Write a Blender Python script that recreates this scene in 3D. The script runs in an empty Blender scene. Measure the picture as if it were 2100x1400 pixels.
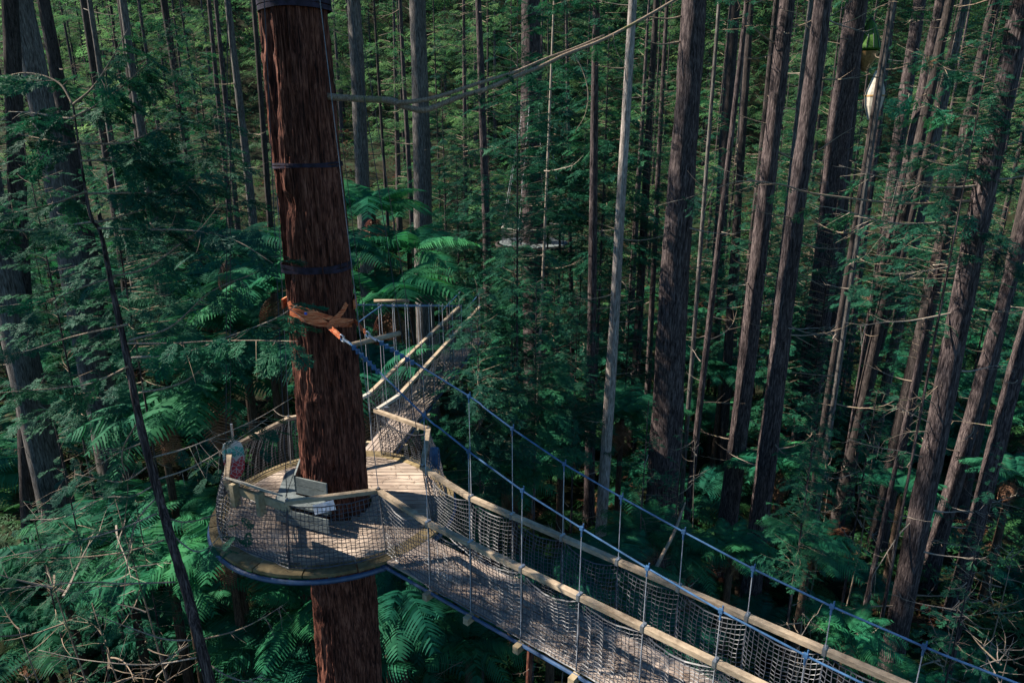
import bpy, math, random
import numpy as np
from mathutils import Vector
R = math.radians
sc = bpy.context.scene
COL = bpy.context.collection
rng = np.random.default_rng(7)
rnd = random.Random(11)
SHN = 12; SUNEL = 41; SUNAZ = -80; SKYS = .05; SUNS = 5.0; EXPO = 1.45

# ------------------------------------------------------------------ view geometry (metres, camera 20 m above the valley floor)
CAMZ = 20.0
PITCH = R(17.0)
CP, SP = math.cos(PITCH), math.sin(PITCH)
F = 1400.0
def ray(px, py):
    a = (px-1050)/F; u = (700-py)/F
    return Vector((a, CP+u*SP, -SP+u*CP))
def at_y(px, py, y):
    d = ray(px, py); t = y/d.y
    return Vector((d.x*t, y, CAMZ+d.z*t))
def at_z(px, py, z):
    d = ray(px, py); t = (z-CAMZ)/d.z
    return Vector((d.x*t, d.y*t, z))
def depth(p): return p.y*CP - (p.z-CAMZ)*SP

def sm(a, b, x):
    t = np.clip((np.asarray(x, float)-a)/(b-a), 0, 1); return t*t*(3-2*t)
def ground(x, y):
    x = np.asarray(x, float); y = np.asarray(y, float)
    left = 1-sm(-14, 3, x)
    g = 0.6 + left*sm(13, 42, y)*7.0 + sm(62, 150, y)*15 + sm(140, 250, y)*75
    g = g + 0.5*np.sin(x*.31+1.3)*np.cos(y*.23) + .25*np.sin(x*.9)*np.sin(y*.7+2)
    return g
def gz(x, y): return float(ground(x, y))

# ------------------------------------------------------------------ noise
class Noise2:
    def __init__(s, nx, ny, seed):
        s.t = np.random.default_rng(seed).random((nx, ny)); s.nx, s.ny = nx, ny
    def __call__(s, x, y):
        x = np.asarray(x, float); y = np.asarray(y, float)
        xi = np.floor(x).astype(int); yi = np.floor(y).astype(int)
        fx = x-xi; fy = y-yi; fx = fx*fx*(3-2*fx); fy = fy*fy*(3-2*fy)
        a = s.t[xi % s.nx, yi % s.ny]; b = s.t[(xi+1) % s.nx, yi % s.ny]
        c = s.t[xi % s.nx, (yi+1) % s.ny]; d = s.t[(xi+1) % s.nx, (yi+1) % s.ny]
        return (a*(1-fx)+b*fx)*(1-fy)+(c*(1-fx)+d*fx)*fy

# ------------------------------------------------------------------ mesh collecting
class MB:
    def __init__(s): s.v = []; s.q = []; s.t = []; s.qm = []; s.tm = []; s.n = 0
    def add(s, v, q=None, t=None, m=0):
        v = np.asarray(v, np.float32).reshape(-1, 3)
        if q is not None and len(q):
            q = np.asarray(q, np.int32).reshape(-1, 4)+s.n; s.q.append(q); s.qm.append(np.full(len(q), m, np.int32))
        if t is not None and len(t):
            t = np.asarray(t, np.int32).reshape(-1, 3)+s.n; s.t.append(t); s.tm.append(np.full(len(t), m, np.int32))
        s.v.append(v); s.n += len(v); return s
    def merged(s):
        v = np.concatenate(s.v) if s.v else np.zeros((0, 3), np.float32)
        q = np.concatenate(s.q) if s.q else np.zeros((0, 4), np.int32)
        t = np.concatenate(s.t) if s.t else np.zeros((0, 3), np.int32)
        qm = np.concatenate(s.qm) if s.qm else np.zeros(0, np.int32)
        tm = np.concatenate(s.tm) if s.tm else np.zeros(0, np.int32)
        return v, q, t, qm, tm
    def mesh(s, name, mats, smooth=False):
        v, q, t, qm, tm = s.merged()
        me = bpy.data.meshes.new(name)
        me.vertices.add(len(v)); me.vertices.foreach_set('co', v.ravel())
        nl = len(q)*4+len(t)*3
        me.loops.add(nl); me.loops.foreach_set('vertex_index', np.concatenate([q.ravel(), t.ravel()]).astype(np.int32))
        me.polygons.add(len(q)+len(t))
        st = np.concatenate([np.arange(len(q))*4, len(q)*4+np.arange(len(t))*3]).astype(np.int32)
        me.polygons.foreach_set('loop_start', st)
        if isinstance(mats, (list, tuple)):
            for m in mats: me.materials.append(m)
            me.polygons.foreach_set('material_index', np.concatenate([qm, tm]).astype(np.int32))
        else: me.materials.append(mats)
        me.polygons.foreach_set('use_smooth', np.full(len(q)+len(t), bool(smooth)))
        me.update(calc_edges=True)
        return me
    def obj(s, name, mats, parent=None, smooth=False):
        o = bpy.data.objects.new(name, s.mesh(name, mats, smooth)); COL.objects.link(o)
        if parent is not None: attach(o, parent)
        return o
    # shapes
    def tube(s, pts, rad, n=6, m=0, cap=True):
        pts = np.asarray([tuple(p) for p in pts], float); k = len(pts)
        rad = np.broadcast_to(np.asarray(rad, float), (k,))
        tan = np.gradient(pts, axis=0); tan /= (np.linalg.norm(tan, axis=1, keepdims=True)+1e-9)
        up = np.array([0, 0, 1.]) if abs(tan[:, 2]).mean() < .8 else np.array([1., 0, 0])
        a = np.cross(tan, up); a /= (np.linalg.norm(a, axis=1, keepdims=True)+1e-9)
        b = np.cross(a, tan)
        th = np.linspace(0, 2*math.pi, n, endpoint=False)
        v = pts[:, None]+rad[:, None, None]*(np.cos(th)[None, :, None]*a[:, None]+np.sin(th)[None, :, None]*b[:, None])
        i = np.arange(k-1)[:, None]*n; j = np.arange(n)[None]
        q = np.stack([i+j, i+(j+1) % n, i+n+(j+1) % n, i+n+j], -1).reshape(-1, 4)
        v = v.reshape(-1, 3); t = None
        if cap:
            v = np.concatenate([v, pts[:1], pts[-1:]]); c0 = k*n; c1 = c0+1
            t = [(c0, (x+1) % n, x) for x in range(n)]+[(c1, (k-1)*n+x, (k-1)*n+(x+1) % n) for x in range(n)]
        return s.add(v, q, t, m)
    def box(s, c, ax, ay, az, m=0):
        """centre and three half-axis vectors"""
        c = Vector(c); ax, ay, az = Vector(ax), Vector(ay), Vector(az)
        v = [c+ax*i+ay*j+az*k for i in (-1, 1) for j in (-1, 1) for k in (-1, 1)]
        q = [(0, 1, 3, 2), (4, 6, 7, 5), (0, 4, 5, 1), (2, 3, 7, 6), (0, 2, 6, 4), (1, 5, 7, 3)]
        return s.add([tuple(p) for p in v], q, None, m)
    def board(s, a, b, w, h, m=0, up=(0, 0, 1), ext=0.0):
        a, b = Vector(a), Vector(b); d = (b-a); L = d.length; d.normalize()
        side = d.cross(Vector(up)).normalized(); u = side.cross(d).normalized()
        return s.box((a+b)/2, d*(L/2+ext), side*(w/2), u*(h/2), m)
    def ribbon(s, pts, nrm, w, th=.006, m=0):
        pts = [Vector(p) for p in pts]; k = len(pts); V = []
        for i, p in enumerate(pts):
            d = (pts[min(i+1, k-1)]-pts[max(i-1, 0)]).normalized(); n = Vector(nrm[i]).normalized()
            sd = n.cross(d).normalized()*(w/2)
            for c in (sd, -sd):
                V += [tuple(p+c), tuple(p+c+n*th)]
        Q = []
        for i in range(k-1):
            a = i*4; b = a+4
            Q += [(a, b, b+1, a+1), (a+2, a+3, b+3, b+2), (a+1, b+1, b+3, a+3), (a, a+2, b+2, b)]
        Q += [(0, 1, 3, 2), (k*4-4, k*4-2, k*4-1, k*4-3)]
        return s.add(V, Q, None, m)

def attach(o, parent):
    o.parent = parent
    o.matrix_parent_inverse.identity()
def rooted(name, loc, label, cat, group=None, rz=0):
    o = bpy.data.objects.new(name, None); COL.objects.link(o); o.location = loc; o.rotation_euler = (0, 0, rz)
    o.empty_display_size = .3
    tag(o, label, cat, group); return o
def tag(o, label=None, cat=None, group=None, kind=None):
    if label: o['label'] = label
    if cat: o['category'] = cat
    if group: o['group'] = group
    if kind: o['kind'] = kind
    return o
def inst(me, name, parent=None, loc=(0, 0, 0), rot=(0, 0, 0), scale=1):
    o = bpy.data.objects.new(name, me); COL.objects.link(o)
    if parent is not None: attach(o, parent)
    o.location = loc; o.rotation_euler = rot
    o.scale = (scale,)*3 if np.isscalar(scale) else scale
    return o
def smooth_curve(P, n=24):
    """Catmull-Rom through the points"""
    P = [Vector(p) for p in P]; Q = [P[0]*2-P[1]]+P+[P[-1]*2-P[-2]]
    out = []; seg = len(P)-1
    for i in range(n+1):
        t = i/n*seg; k = min(int(t), seg-1); f = t-k
        a, b, c, d = Q[k:k+4]
        out.append(.5*((2*b)+(c-a)*f+(2*a-5*b+4*c-d)*f*f+(3*b-a-3*c+d)*f**3))
    return out

# ------------------------------------------------------------------ materials
def mat(name):
    m = bpy.data.materials.new(name); m.use_nodes = True
    nt = m.node_tree; nt.nodes.clear()
    out = nt.nodes.new('ShaderNodeOutputMaterial')
    return m, nt, out
def N(nt, typ, **kw):
    n = nt.nodes.new(typ)
    for k, v in kw.items():
        if k.startswith('_'): setattr(n, k[1:], v)
        else: n.inputs[k.replace('__', ' ')].default_value = v
    return n
def ramp(nt, stops, fac):
    r = nt.nodes.new('ShaderNodeValToRGB'); e = r.color_ramp.elements
    while len(e) < len(stops): e.new(.5)
    for i, (p, c) in enumerate(stops): e[i].position = p; e[i].color = (*c, 1)
    nt.links.new(fac, r.inputs[0]); return r
def coords(nt, scale, world=False):
    tc = nt.nodes.new('ShaderNodeTexCoord'); mp = nt.nodes.new('ShaderNodeMapping')
    mp.inputs['Scale'].default_value = scale
    nt.links.new(tc.outputs['Object'], mp.inputs[0]); return mp.outputs[0]
def princ(nt, out, rough=.85, spec=.2, **kw):
    b = nt.nodes.new('ShaderNodeBsdfPrincipled'); b.inputs['Roughness'].default_value = rough
    b.inputs['Specular IOR Level'].default_value = spec
    nt.links.new(b.outputs[0], out.inputs[0]); return b

def bark_mat(name, dark, mid, light, scale=1.0, bump=.05, moss=None, speck=None):
    m, nt, out = mat(name); b = princ(nt, out, .9, .15); L = nt.links.new
    oi = nt.nodes.new('ShaderNodeObjectInfo')
    c = coords(nt, (9*scale, 9*scale, 1.1*scale))
    n1 = N(nt, 'ShaderNodeTexNoise', Scale=1.6, Detail=8.0, Roughness=.65); L(c, n1.inputs['Vector'])
    c2 = coords(nt, (30*scale, 30*scale, 2.2*scale))
    n2 = N(nt, 'ShaderNodeTexNoise', Scale=1.3, Detail=4.0, Roughness=.6); L(c2, n2.inputs['Vector'])
    n3 = N(nt, 'ShaderNodeTexNoise', Scale=.9, Detail=3.0); L(coords(nt, (1, 1, .5)), n3.inputs['Vector'])
    nf = N(nt, 'ShaderNodeTexNoise', Scale=1.0, Detail=2.0, Roughness=.5); L(coords(nt, (85*scale, 85*scale, 6*scale)), nf.inputs['Vector'])
    mf = N(nt, 'ShaderNodeMath', _operation='MULTIPLY'); L(nf.outputs[0], mf.inputs[0]); mf.inputs[1].default_value = .25
    mx = N(nt, 'ShaderNodeMath', _operation='MULTIPLY_ADD'); L(n1.outputs[0], mx.inputs[0]); mx.inputs[1].default_value = .40; L(mf.outputs[0], mx.inputs[2])
    ad = N(nt, 'ShaderNodeMath', _operation='MULTIPLY_ADD'); L(n2.outputs[0], ad.inputs[0]); ad.inputs[1].default_value = .35; L(mx.outputs[0], ad.inputs[2])
    r = ramp(nt, [(.42, dark), (.50, mid), (.60, light)], ad.outputs[0])
    # broad tone differences along the stem and between stems
    hv = N(nt, 'ShaderNodeHueSaturation'); L(r.outputs[0], hv.inputs['Color'])
    ml = N(nt, 'ShaderNodeMath', _operation='MULTIPLY_ADD'); L(n3.outputs[0], ml.inputs[0]); ml.inputs[1].default_value = .9; ml.inputs[2].default_value = .5
    L(ml.outputs[0], hv.inputs['Value'])
    col = hv.outputs[0]
    if moss:
        n4 = N(nt, 'ShaderNodeTexNoise', Scale=1.3, Detail=5.0, Roughness=.7); L(coords(nt, (1.5, 1.5, .7)), n4.inputs['Vector'])
        rr = ramp(nt, [(moss[0], (0, 0, 0)), (moss[0]+.12, (1, 1, 1))], n4.outputs[0])
        mi = N(nt, 'ShaderNodeMix', _data_type='RGBA'); L(rr.outputs[0], mi.inputs[0]); L(col, mi.inputs[6]); mi.inputs[7].default_value = (*moss[1], 1)
        col = mi.outputs[2]
    L(col, b.inputs['Base Color'])
    bp = N(nt, 'ShaderNodeBump', Strength=.9, Distance=bump); L(ad.outputs[0], bp.inputs['Height']); L(bp.outputs[0], b.inputs['Normal'])
    return m

def leaf_mat(name, a, c, dead=None, trans=.3, rough=.65, spec=.15, nscale=.8, vr=(.5, .75)):
    m, nt, out = mat(name); L = nt.links.new
    oi = nt.nodes.new('ShaderNodeObjectInfo')
    n1 = N(nt, 'ShaderNodeTexNoise', Scale=nscale, Detail=2.0); L(coords(nt, (1, 1, 1)), n1.inputs['Vector'])
    r = ramp(nt, [(.3, a), (.7, c)], n1.outputs[0])
    hs = N(nt, 'ShaderNodeHueSaturation'); L(r.outputs[0], hs.inputs['Color'])
    ma = N(nt, 'ShaderNodeMath', _operation='MULTIPLY_ADD'); L(oi.outputs['Random'], ma.inputs[0]); ma.inputs[1].default_value = vr[0]; ma.inputs[2].default_value = vr[1]
    L(ma.outputs[0], hs.inputs['Value'])
    mb = N(nt, 'ShaderNodeMath', _operation='MULTIPLY_ADD'); L(oi.outputs['Random'], mb.inputs[0]); mb.inputs[1].default_value = -.035; mb.inputs[2].default_value = .515
    L(mb.outputs[0], hs.inputs['Hue'])
    col = hs.outputs[0]
    if dead:
        n2 = N(nt, 'ShaderNodeTexNoise', Scale=dead[0], Detail=2.0); L(coords(nt, (1, 1, 1)), n2.inputs['Vector'])
        rr = ramp(nt, [(dead[1], (0, 0, 0)), (dead[1]+.05, (1, 1, 1))], n2.outputs[0])
        mi = N(nt, 'ShaderNodeMix', _data_type='RGBA'); L(rr.outputs[0], mi.inputs[0]); L(col, mi.inputs[6]); mi.inputs[7].default_value = (*dead[2], 1)
        col = mi.outputs[2]
    b = nt.nodes.new('ShaderNodeBsdfPrincipled'); b.inputs['Roughness'].default_value = rough; b.inputs['Specular IOR Level'].default_value = spec
    L(col, b.inputs['Base Color'])
    tr = nt.nodes.new('ShaderNodeBsdfTranslucent')
    hs2 = N(nt, 'ShaderNodeHueSaturation', Hue=.47, Value=1.5); L(col, hs2.inputs['Color']); L(hs2.outputs[0], tr.inputs[0])
    mx = nt.nodes.new('ShaderNodeMixShader'); mx.inputs[0].default_value = trans
    L(b.outputs[0], mx.inputs[1]); L(tr.outputs[0], mx.inputs[2]); L(mx.outputs[0], out.inputs[0])
    return m

def wood_mat(name, dark, light, grain=(40, 3, 40), moss=None, rough=.75, spec=.25):
    m, nt, out = mat(name); b = princ(nt, out, rough, spec); L = nt.links.new
    n1 = N(nt, 'ShaderNodeTexNoise', Scale=1.0, Detail=6.0, Roughness=.6); L(coords(nt, grain), n1.inputs['Vector'])
    n2 = N(nt, 'ShaderNodeTexNoise', Scale=1.7, Detail=5.0); L(coords(nt, (1, 1, 1)), n2.inputs['Vector'])
    ad = N(nt, 'ShaderNodeMath', _operation='MULTIPLY_ADD'); L(n1.outputs[0], ad.inputs[0]); ad.inputs[1].default_value = .5
    hl = N(nt, 'ShaderNodeMath', _operation='MULTIPLY'); L(n2.outputs[0], hl.inputs[0]); hl.inputs[1].default_value = .5; L(hl.outputs[0], ad.inputs[2])
    r = ramp(nt, [(.36, dark), (.62, light)], ad.outputs[0]); col = r.outputs[0]
    if moss:
        n3 = N(nt, 'ShaderNodeTexNoise', Scale=moss[2], Detail=6.0, Roughness=.7); L(coords(nt, (1, 1, 1)), n3.inputs['Vector'])
        rr = ramp(nt, [(moss[0], (0, 0, 0)), (moss[0]+.15, (1, 1, 1))], n3.outputs[0])
        mi = N(nt, 'ShaderNodeMix', _data_type='RGBA'); L(rr.outputs[0], mi.inputs[0]); L(col, mi.inputs[6]); mi.inputs[7].default_value = (*moss[1], 1)
        col = mi.outputs[2]
    ge = nt.nodes.new('ShaderNodeNewGeometry'); pv = N(nt, 'ShaderNodeHueSaturation'); L(col, pv.inputs['Color'])
    pm = N(nt, 'ShaderNodeMath', _operation='MULTIPLY_ADD'); L(ge.outputs['Random Per Island'], pm.inputs[0]); pm.inputs[1].default_value = .5; pm.inputs[2].default_value = .75
    L(pm.outputs[0], pv.inputs['Value']); col = pv.outputs[0]
    L(col, b.inputs['Base Color'])
    bp = N(nt, 'ShaderNodeBump', Strength=.5, Distance=.006); L(n1.outputs[0], bp.inputs['Height']); L(bp.outputs[0], b.inputs['Normal'])
    return m
def flat_mat(name, col, rough=.6, spec=.3, metal=0, var=.25):
    m, nt, out = mat(name); b = princ(nt, out, rough, spec); b.inputs['Metallic'].default_value = metal
    n = N(nt, 'ShaderNodeTexNoise', Scale=9.0, Detail=4.0); nt.links.new(coords(nt, (1, 1, 1)), n.inputs['Vector'])
    lo = tuple(c*(1-var) for c in col); hi = tuple(min(1, c*(1+var)) for c in col)
    r = ramp(nt, [(.35, lo), (.65, hi)], n.outputs[0]); nt.links.new(r.outputs[0], b.inputs['Base Color'])
    return m

M = {}
M['bark_red'] = bark_mat('bark_red', (.015, .007, .006), (.092, .031, .021), (.24, .10, .068), 1.0, .06, moss=(.70, (.05, .075, .02)))
M['bark_brown'] = bark_mat('bark_brown', (.011, .008, .009), (.058, .045, .047), (.185, .145, .14), 1.2, .08)
M['bark_grey'] = bark_mat('bark_grey', (.03, .026, .025), (.105, .095, .09), (.23, .21, .195), 1.3, .05, moss=(.66, (.08, .12, .05)))
M['bark_pale'] = bark_mat('bark_pale', (.08, .068, .062), (.26, .225, .205), (.46, .41, .38), 1.6, .03)
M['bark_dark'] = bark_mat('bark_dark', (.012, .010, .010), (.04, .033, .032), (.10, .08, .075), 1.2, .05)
M['twig'] = bark_mat('twig', (.10, .075, .055), (.25, .19, .14), (.42, .34, .27), 4, .01, moss=(.60, (.16, .17, .06)))
M['twig_pale'] = bark_mat('twig_pale', (.15, .12, .10), (.29, .245, .20), (.45, .39, .33), 4, .01)
M['leaf'] = leaf_mat('conifer_leaf', (.006, .072, .052), (.028, .125, .064), dead=(.55, .70, (.20, .12, .07)))
M['leaf_far_sunlit'] = leaf_mat('conifer_leaf_far_sunlit', (.006, .066, .050), (.105, .24, .078), trans=.45, nscale=.25, vr=(1.0, .5))  # lighter yellow-green end paints sunlit canopy into the leaf colour
M['fern'] = leaf_mat('fern_leaf', (.006, .088, .060), (.030, .150, .068), trans=.32, nscale=.6, rough=.7, spec=.08)
M['under'] = leaf_mat('undergrowth_leaf', (.010, .06, .026), (.035, .11, .035), dead=(.4, .56, (.13, .06, .035)), nscale=.5)
M['fern_stem'] = bark_mat('fern_stem', (.02, .013, .01), (.06, .04, .03), (.14, .10, .07), 2.5, .03)
M['frond_dead'] = leaf_mat('dead_frond', (.10, .055, .03), (.20, .12, .07), trans=.15)
M['deck'] = wood_mat('deck_wood', (.15, .11, .088), (.42, .34, .275), grain=(3, 40, 40), moss=(.62, (.10, .075, .05), 1.1))
M['deck_bridge'] = wood_mat('bridge_wood', (.14, .105, .088), (.39, .32, .27), grain=(14, 14, 14), moss=(.63, (.09, .07, .05), 1.6))
M['rim'] = wood_mat('mossy_rim_wood', (.10, .075, .038), (.25, .19, .10), grain=(10, 10, 10), moss=(.54, (.10, .075, .03), 3.0))
M['rail'] = wood_mat('rail_wood', (.17, .125, .085), (.42, .335, .24), grain=(12, 12, 40), moss=(.60, (.17, .13, .09), 2.2))
M['rail_grey'] = wood_mat('grey_rail_wood', (.22, .20, .17), (.46, .43, .37), grain=(12, 12, 40))
M['bench'] = wood_mat('bench_wood', (.075, .09, .092), (.18, .21, .215), grain=(14, 14, 40))
M['bearer'] = wood_mat('bearer_wood', (.22, .17, .10), (.42, .35, .24), grain=(12, 12, 12), moss=(.6, (.1, .08, .05), 4))
M['net'] = flat_mat('net_cord', (.055, .06, .075), .45, .6)
M['rope_blue'] = flat_mat('blue_cable', (.045, .115, .235), .5, .35)
M['rope_white'] = flat_mat('pale_rope', (.36, .37, .40), .55, .4)
M['rope_grey'] = flat_mat('grey_rope', (.16, .17, .19), .6, .3)
M['rope_dark'] = flat_mat('dark_rope', (.03, .035, .045), .6, .3)
M['metal'] = flat_mat('galvanised_metal', (.42, .45, .5), .35, .5, .8)
M['pipe'] = flat_mat('blue_pipe', (.03, .065, .14), .35, .5)
M['strap_dark'] = flat_mat('dark_strap', (.022, .016, .030), .7, .2, var=.5)
M['blue_tag'] = flat_mat('blue_tag', (.03, .12, .6), .5)
M['paper'] = flat_mat('white_board', (.7, .73, .8), .5)
M['pale_cloth'] = flat_mat('pale_lantern_skin', (.42, .38, .32), .7, var=.15)
M['lantern_green'] = leaf_mat('green_lantern_skin', (.03, .12, .03), (.08, .2, .04), trans=.2)
M['lantern_brown'] = flat_mat('brown_lantern_skin', (.30, .18, .07), .7)
# orange woven sling: stripes along the webbing
def sling_mat():
    m, nt, out = mat('orange_webbing'); b = princ(nt, out, .8, .15); L = nt.links.new
    n = N(nt, 'ShaderNodeTexNoise', Scale=1.0, Detail=3.0); L(coords(nt, (6, 6, 140)), n.inputs['Vector'])
    r = ramp(nt, [(.40, (.30, .06, .025)), (.53, (.66, .19, .08)), (.66, (.80, .38, .20))], n.outputs[0]); L(r.outputs[0], b.inputs['Base Color'])
    return m
M['sling'] = sling_mat()
def ground_mat():
    m, nt, out = mat('forest_floor'); b = princ(nt, out, .95, .1); L = nt.links.new
    n = N(nt, 'ShaderNodeTexNoise', Scale=.6, Detail=10.0, Roughness=.7); L(coords(nt, (1, 1, 1)), n.inputs['Vector'])
    r = ramp(nt, [(.35, (.008, .010, .006)), (.5, (.020, .020, .010)), (.60, (.014, .040, .016)), (.72, (.085, .045, .028))], n.outputs[0]); L(r.outputs[0], b.inputs['Base Color'])
    bp = N(nt, 'ShaderNodeBump', Strength=1, Distance=.2); L(n.outputs[0], bp.inputs['Height']); L(bp.outputs[0], b.inputs['Normal'])
    return m
M['ground'] = ground_mat()
# ------------------------------------------------------------------ foliage templates
def stamp(T, loc, yaw, pitch, roll, sc_):
    """T: (v, tri); returns transformed vertices for arrays of transforms"""
    loc = np.asarray(loc, float).reshape(-1, 3); n = len(loc)
    yaw, pitch, roll, s = [np.broadcast_to(np.asarray(a, float), (n,)) for a in (yaw, pitch, roll, sc_)]
    v = T[0][None]*s[:, None, None]
    x, y, z = v[..., 0], v[..., 1], v[..., 2]
    cr, sr = np.cos(roll)[:, None], np.sin(roll)[:, None]; y, z = y*cr-z*sr, y*sr+z*cr
    cp, sp = np.cos(pitch)[:, None], np.sin(pitch)[:, None]; x, z = x*cp-z*sp, x*sp+z*cp
    cy, sy = np.cos(yaw)[:, None], np.sin(yaw)[:, None]; x, y = x*cy-y*sy, x*sy+y*cy
    V = np.stack([x, y, z], -1)+loc[:, None]
    nv = len(T[0]); t = (T[1][None]+(np.arange(n)*nv)[:, None, None]).reshape(-1, 3)
    return V.reshape(-1, 3), t

def spray(nt_, nl, lw, seed, droop=.25, flat=.15):
    """flat conifer spray of unit length along +x: twigs each side, each with paired leaflets"""
    r = np.random.default_rng(seed); V = []; T = []
    def leafl(p, d, n, L, w):
        i = len(V); sd = np.cross(d, n); sd /= np.linalg.norm(sd)+1e-9
        V.extend([p-sd*w*.5, p+sd*w*.5, p+d*L]); T.append((i, i+1, i+2))
    def mid(t): return np.array([t, .03*math.sin(5*t+seed), -droop*t*t])
    for i in range(nt_):
        t = (i+.8)/(nt_+.5)
        for sgn in (-1, 1):
            if r.random() < .08: continue
            tl = .42*(math.sin(math.pi*min(1, t*.85+.12))**.8)*r.uniform(.75, 1.1)
            ang = sgn*R(r.uniform(42, 62)); p0 = mid(t)
            d = np.array([math.cos(ang), math.sin(ang), r.uniform(-flat, flat)-.15]); d /= np.linalg.norm(d)
            nrm = np.array([0, 0, 1.])
            leafl(p0, d, nrm, tl*1.02, lw*.35)
            for k in range(nl):
                u = (k+.7)/nl
                for s2 in (-1, 1):
                    a2 = s2*R(r.uniform(30, 48)); c, s_ = math.cos(a2), math.sin(a2)
                    dd = np.array([d[0]*c-d[1]*s_, d[0]*s_+d[1]*c, d[2]+r.uniform(-.25, .2)])
                    leafl(p0+d*tl*u, dd, nrm+r.normal(0, .35, 3), tl*.42*(1-.55*u)+.035, lw)
    leafl(mid(0), mid(1)-mid(0), np.array([0, 0, 1.]), 1.0, lw*.5)
    return np.array(V), np.array(T)

SPR_HI = [spray(12, 5, .046, s, droop=.22) for s in (1, 2, 3)]
SPR_MID = [spray(9, 4, .055, s, droop=.25) for s in (4, 5, 6)]
SPR_LO = [spray(5, 2, .075, s, droop=.25) for s in (7, 8, 9)]

def crown(h, z0, rad, nbr, seed, tpl, per=5, wood=True, top_taper=.8, elev=.1, gappy=.12, ssc=.55, wr=.012, clump=9):
    """crown of a conifer: whorled drooping boughs. m0 = leaves, m1 = wood"""
    r = np.random.default_rng(seed); mb = MB()
    A = [[] for _ in tpl]
    for i in range(nbr):
        f = (i+r.random())/nbr; z = z0+(h-z0)*f
        L = rad*(1-f**1.5*top_taper)*r.uniform(.55, 1.1)*(.55+.45*min(1, f*5+.3))
        az = r.uniform(0, 2*math.pi)
        if r.random() < gappy or math.sin(z*.9+seed)+math.sin(az*2+z*.45+seed*3) > clump: continue
        el = elev+.35*f+r.normal(0, .08); dr = r.uniform(.10, .22)
        n = 7; tt = np.linspace(0, 1, n)
        rr = L*tt; zz = z+L*(math.sin(el)*tt-dr*tt**2+.10*tt**3)
        az2 = az+.25*r.normal()*tt
        P = np.stack([rr*np.cos(az2), rr*np.sin(az2), zz], -1)
        if wood: mb.tube(P, np.linspace(wr*(L**.5), .003, n), 3, m=1, cap=False)
        k = max(2, int(per*L/rad+.5))
        for j in range(k):
            u = .22+.78*(j+r.random()*.6)/k
            p = np.array([np.interp(u, tt, P[:, c]) for c in range(3)])
            sgn = 1 if j % 2 else -1
            off = 0 if j == k-1 else sgn*r.uniform(.45, 1.1)
            A[r.integers(len(tpl))].append((p, az+off, -.12+el*.4-dr*u*1.2+r.normal(0, .12), r.normal(0, .3), ssc*(L**.5)*r.uniform(.7, 1.25)*(.65 if off else .9)))
    for T, a in zip(tpl, A):
        if not a: continue
        V, t = stamp(T, [x[0] for x in a], [x[1] for x in a], [x[2] for x in a], [x[3] for x in a], [x[4] for x in a])
        mb.add(V, None, t, 0)
    return mb

def frond(npin, npl, seed, w=.25, arch=.35, lw=1.25):
    """tree-fern frond of unit length along +x, rising then arching over"""
    r = np.random.default_rng(seed); V = []; T = []
    def mid(t): return np.array([t*(1-.10*t), 0.0, arch*(t*.9-1.45*t*t)])
    def tri(a, b, c): i = len(V); V.extend([a, b, c]); T.append((i, i+1, i+2))
    for i in range(12):
        a, b = mid(i/12), mid((i+1)/12); s = np.array([0, .006*(1-i/13), 0]); j = len(V)
        V.extend([a-s, a+s, b-s, b+s]); T.extend([(j, j+1, j+3), (j, j+3, j+2)])
    for i in range(npin):
        t = .12+.87*(i+.5)/npin
        pl = w*(math.sin(math.pi*(t*.93+.03)**.85)**.75)*r.uniform(.92, 1.05)
        p = mid(t); tg = mid(min(1, t+.01))-mid(t-.01); tg /= np.linalg.norm(tg)
        for sg in (-1, 1):
            d = np.array([0, sg*1.0, -.18])+tg*.35; d /= np.linalg.norm(d)
            dz = np.array([0, 0, -.16*pl])
            tw = r.normal(0, .5); bw0 = .88/npin*.5*lw; nd = np.array([tg[0], 0, tg[2]])*math.cos(tw)+np.array([0, 0, 1.])*math.sin(tw)*.8
            ns = npl; prev = None
            for k in range(ns+1):
                u = k/ns; q = p+d*pl*u+dz*u*u*1.6+tg*pl*.12*u*u; bw = bw0*(1-.85*u**1.6)*(1 if k % 2 == 0 else .72)
                if k == 0: bw *= .5
                cur = (q-nd*bw, q+nd*bw)
                if prev is not None:
                    j = len(V); V.extend([prev[0], prev[1], cur[0], cur[1]]); T.extend([(j, j+1, j+3), (j, j+3, j+2)])
                prev = cur
    return np.array(V), np.array(T)
FR_HI = [frond(24, 6, s, arch=a) for s, a in ((1, .34), (2, .46), (3, .60))]
FR_LO = [frond(17, 2, s, arch=a) for s, a in ((4, .34), (5, .46), (6, .60))]
def rosette(n, L, seed, tpl, elev=.25, spread=.15):
    r = np.random.default_rng(seed); mb = MB(); A = [[] for _ in tpl]
    for i in range(n):
        ring = i % 3
        az = 2*math.pi*(i/n)*2.618+r.normal(0, .12)
        A[r.integers(len(tpl))].append(((0, 0, 0), az, elev+(.0, .28, .62)[ring]*.8+r.normal(0, spread*.6), r.normal(0, .16), L*r.uniform(.82, 1.1)*(1, .95, .8)[ring]))
    for T, a in zip(tpl, A):
        if a:
            V, t = stamp(T, [x[0] for x in a], [x[1] for x in a], [x[2] for x in a], [x[3] for x in a], [x[4] for x in a]); mb.add(V, None, t, 0)
    return mb

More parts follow.
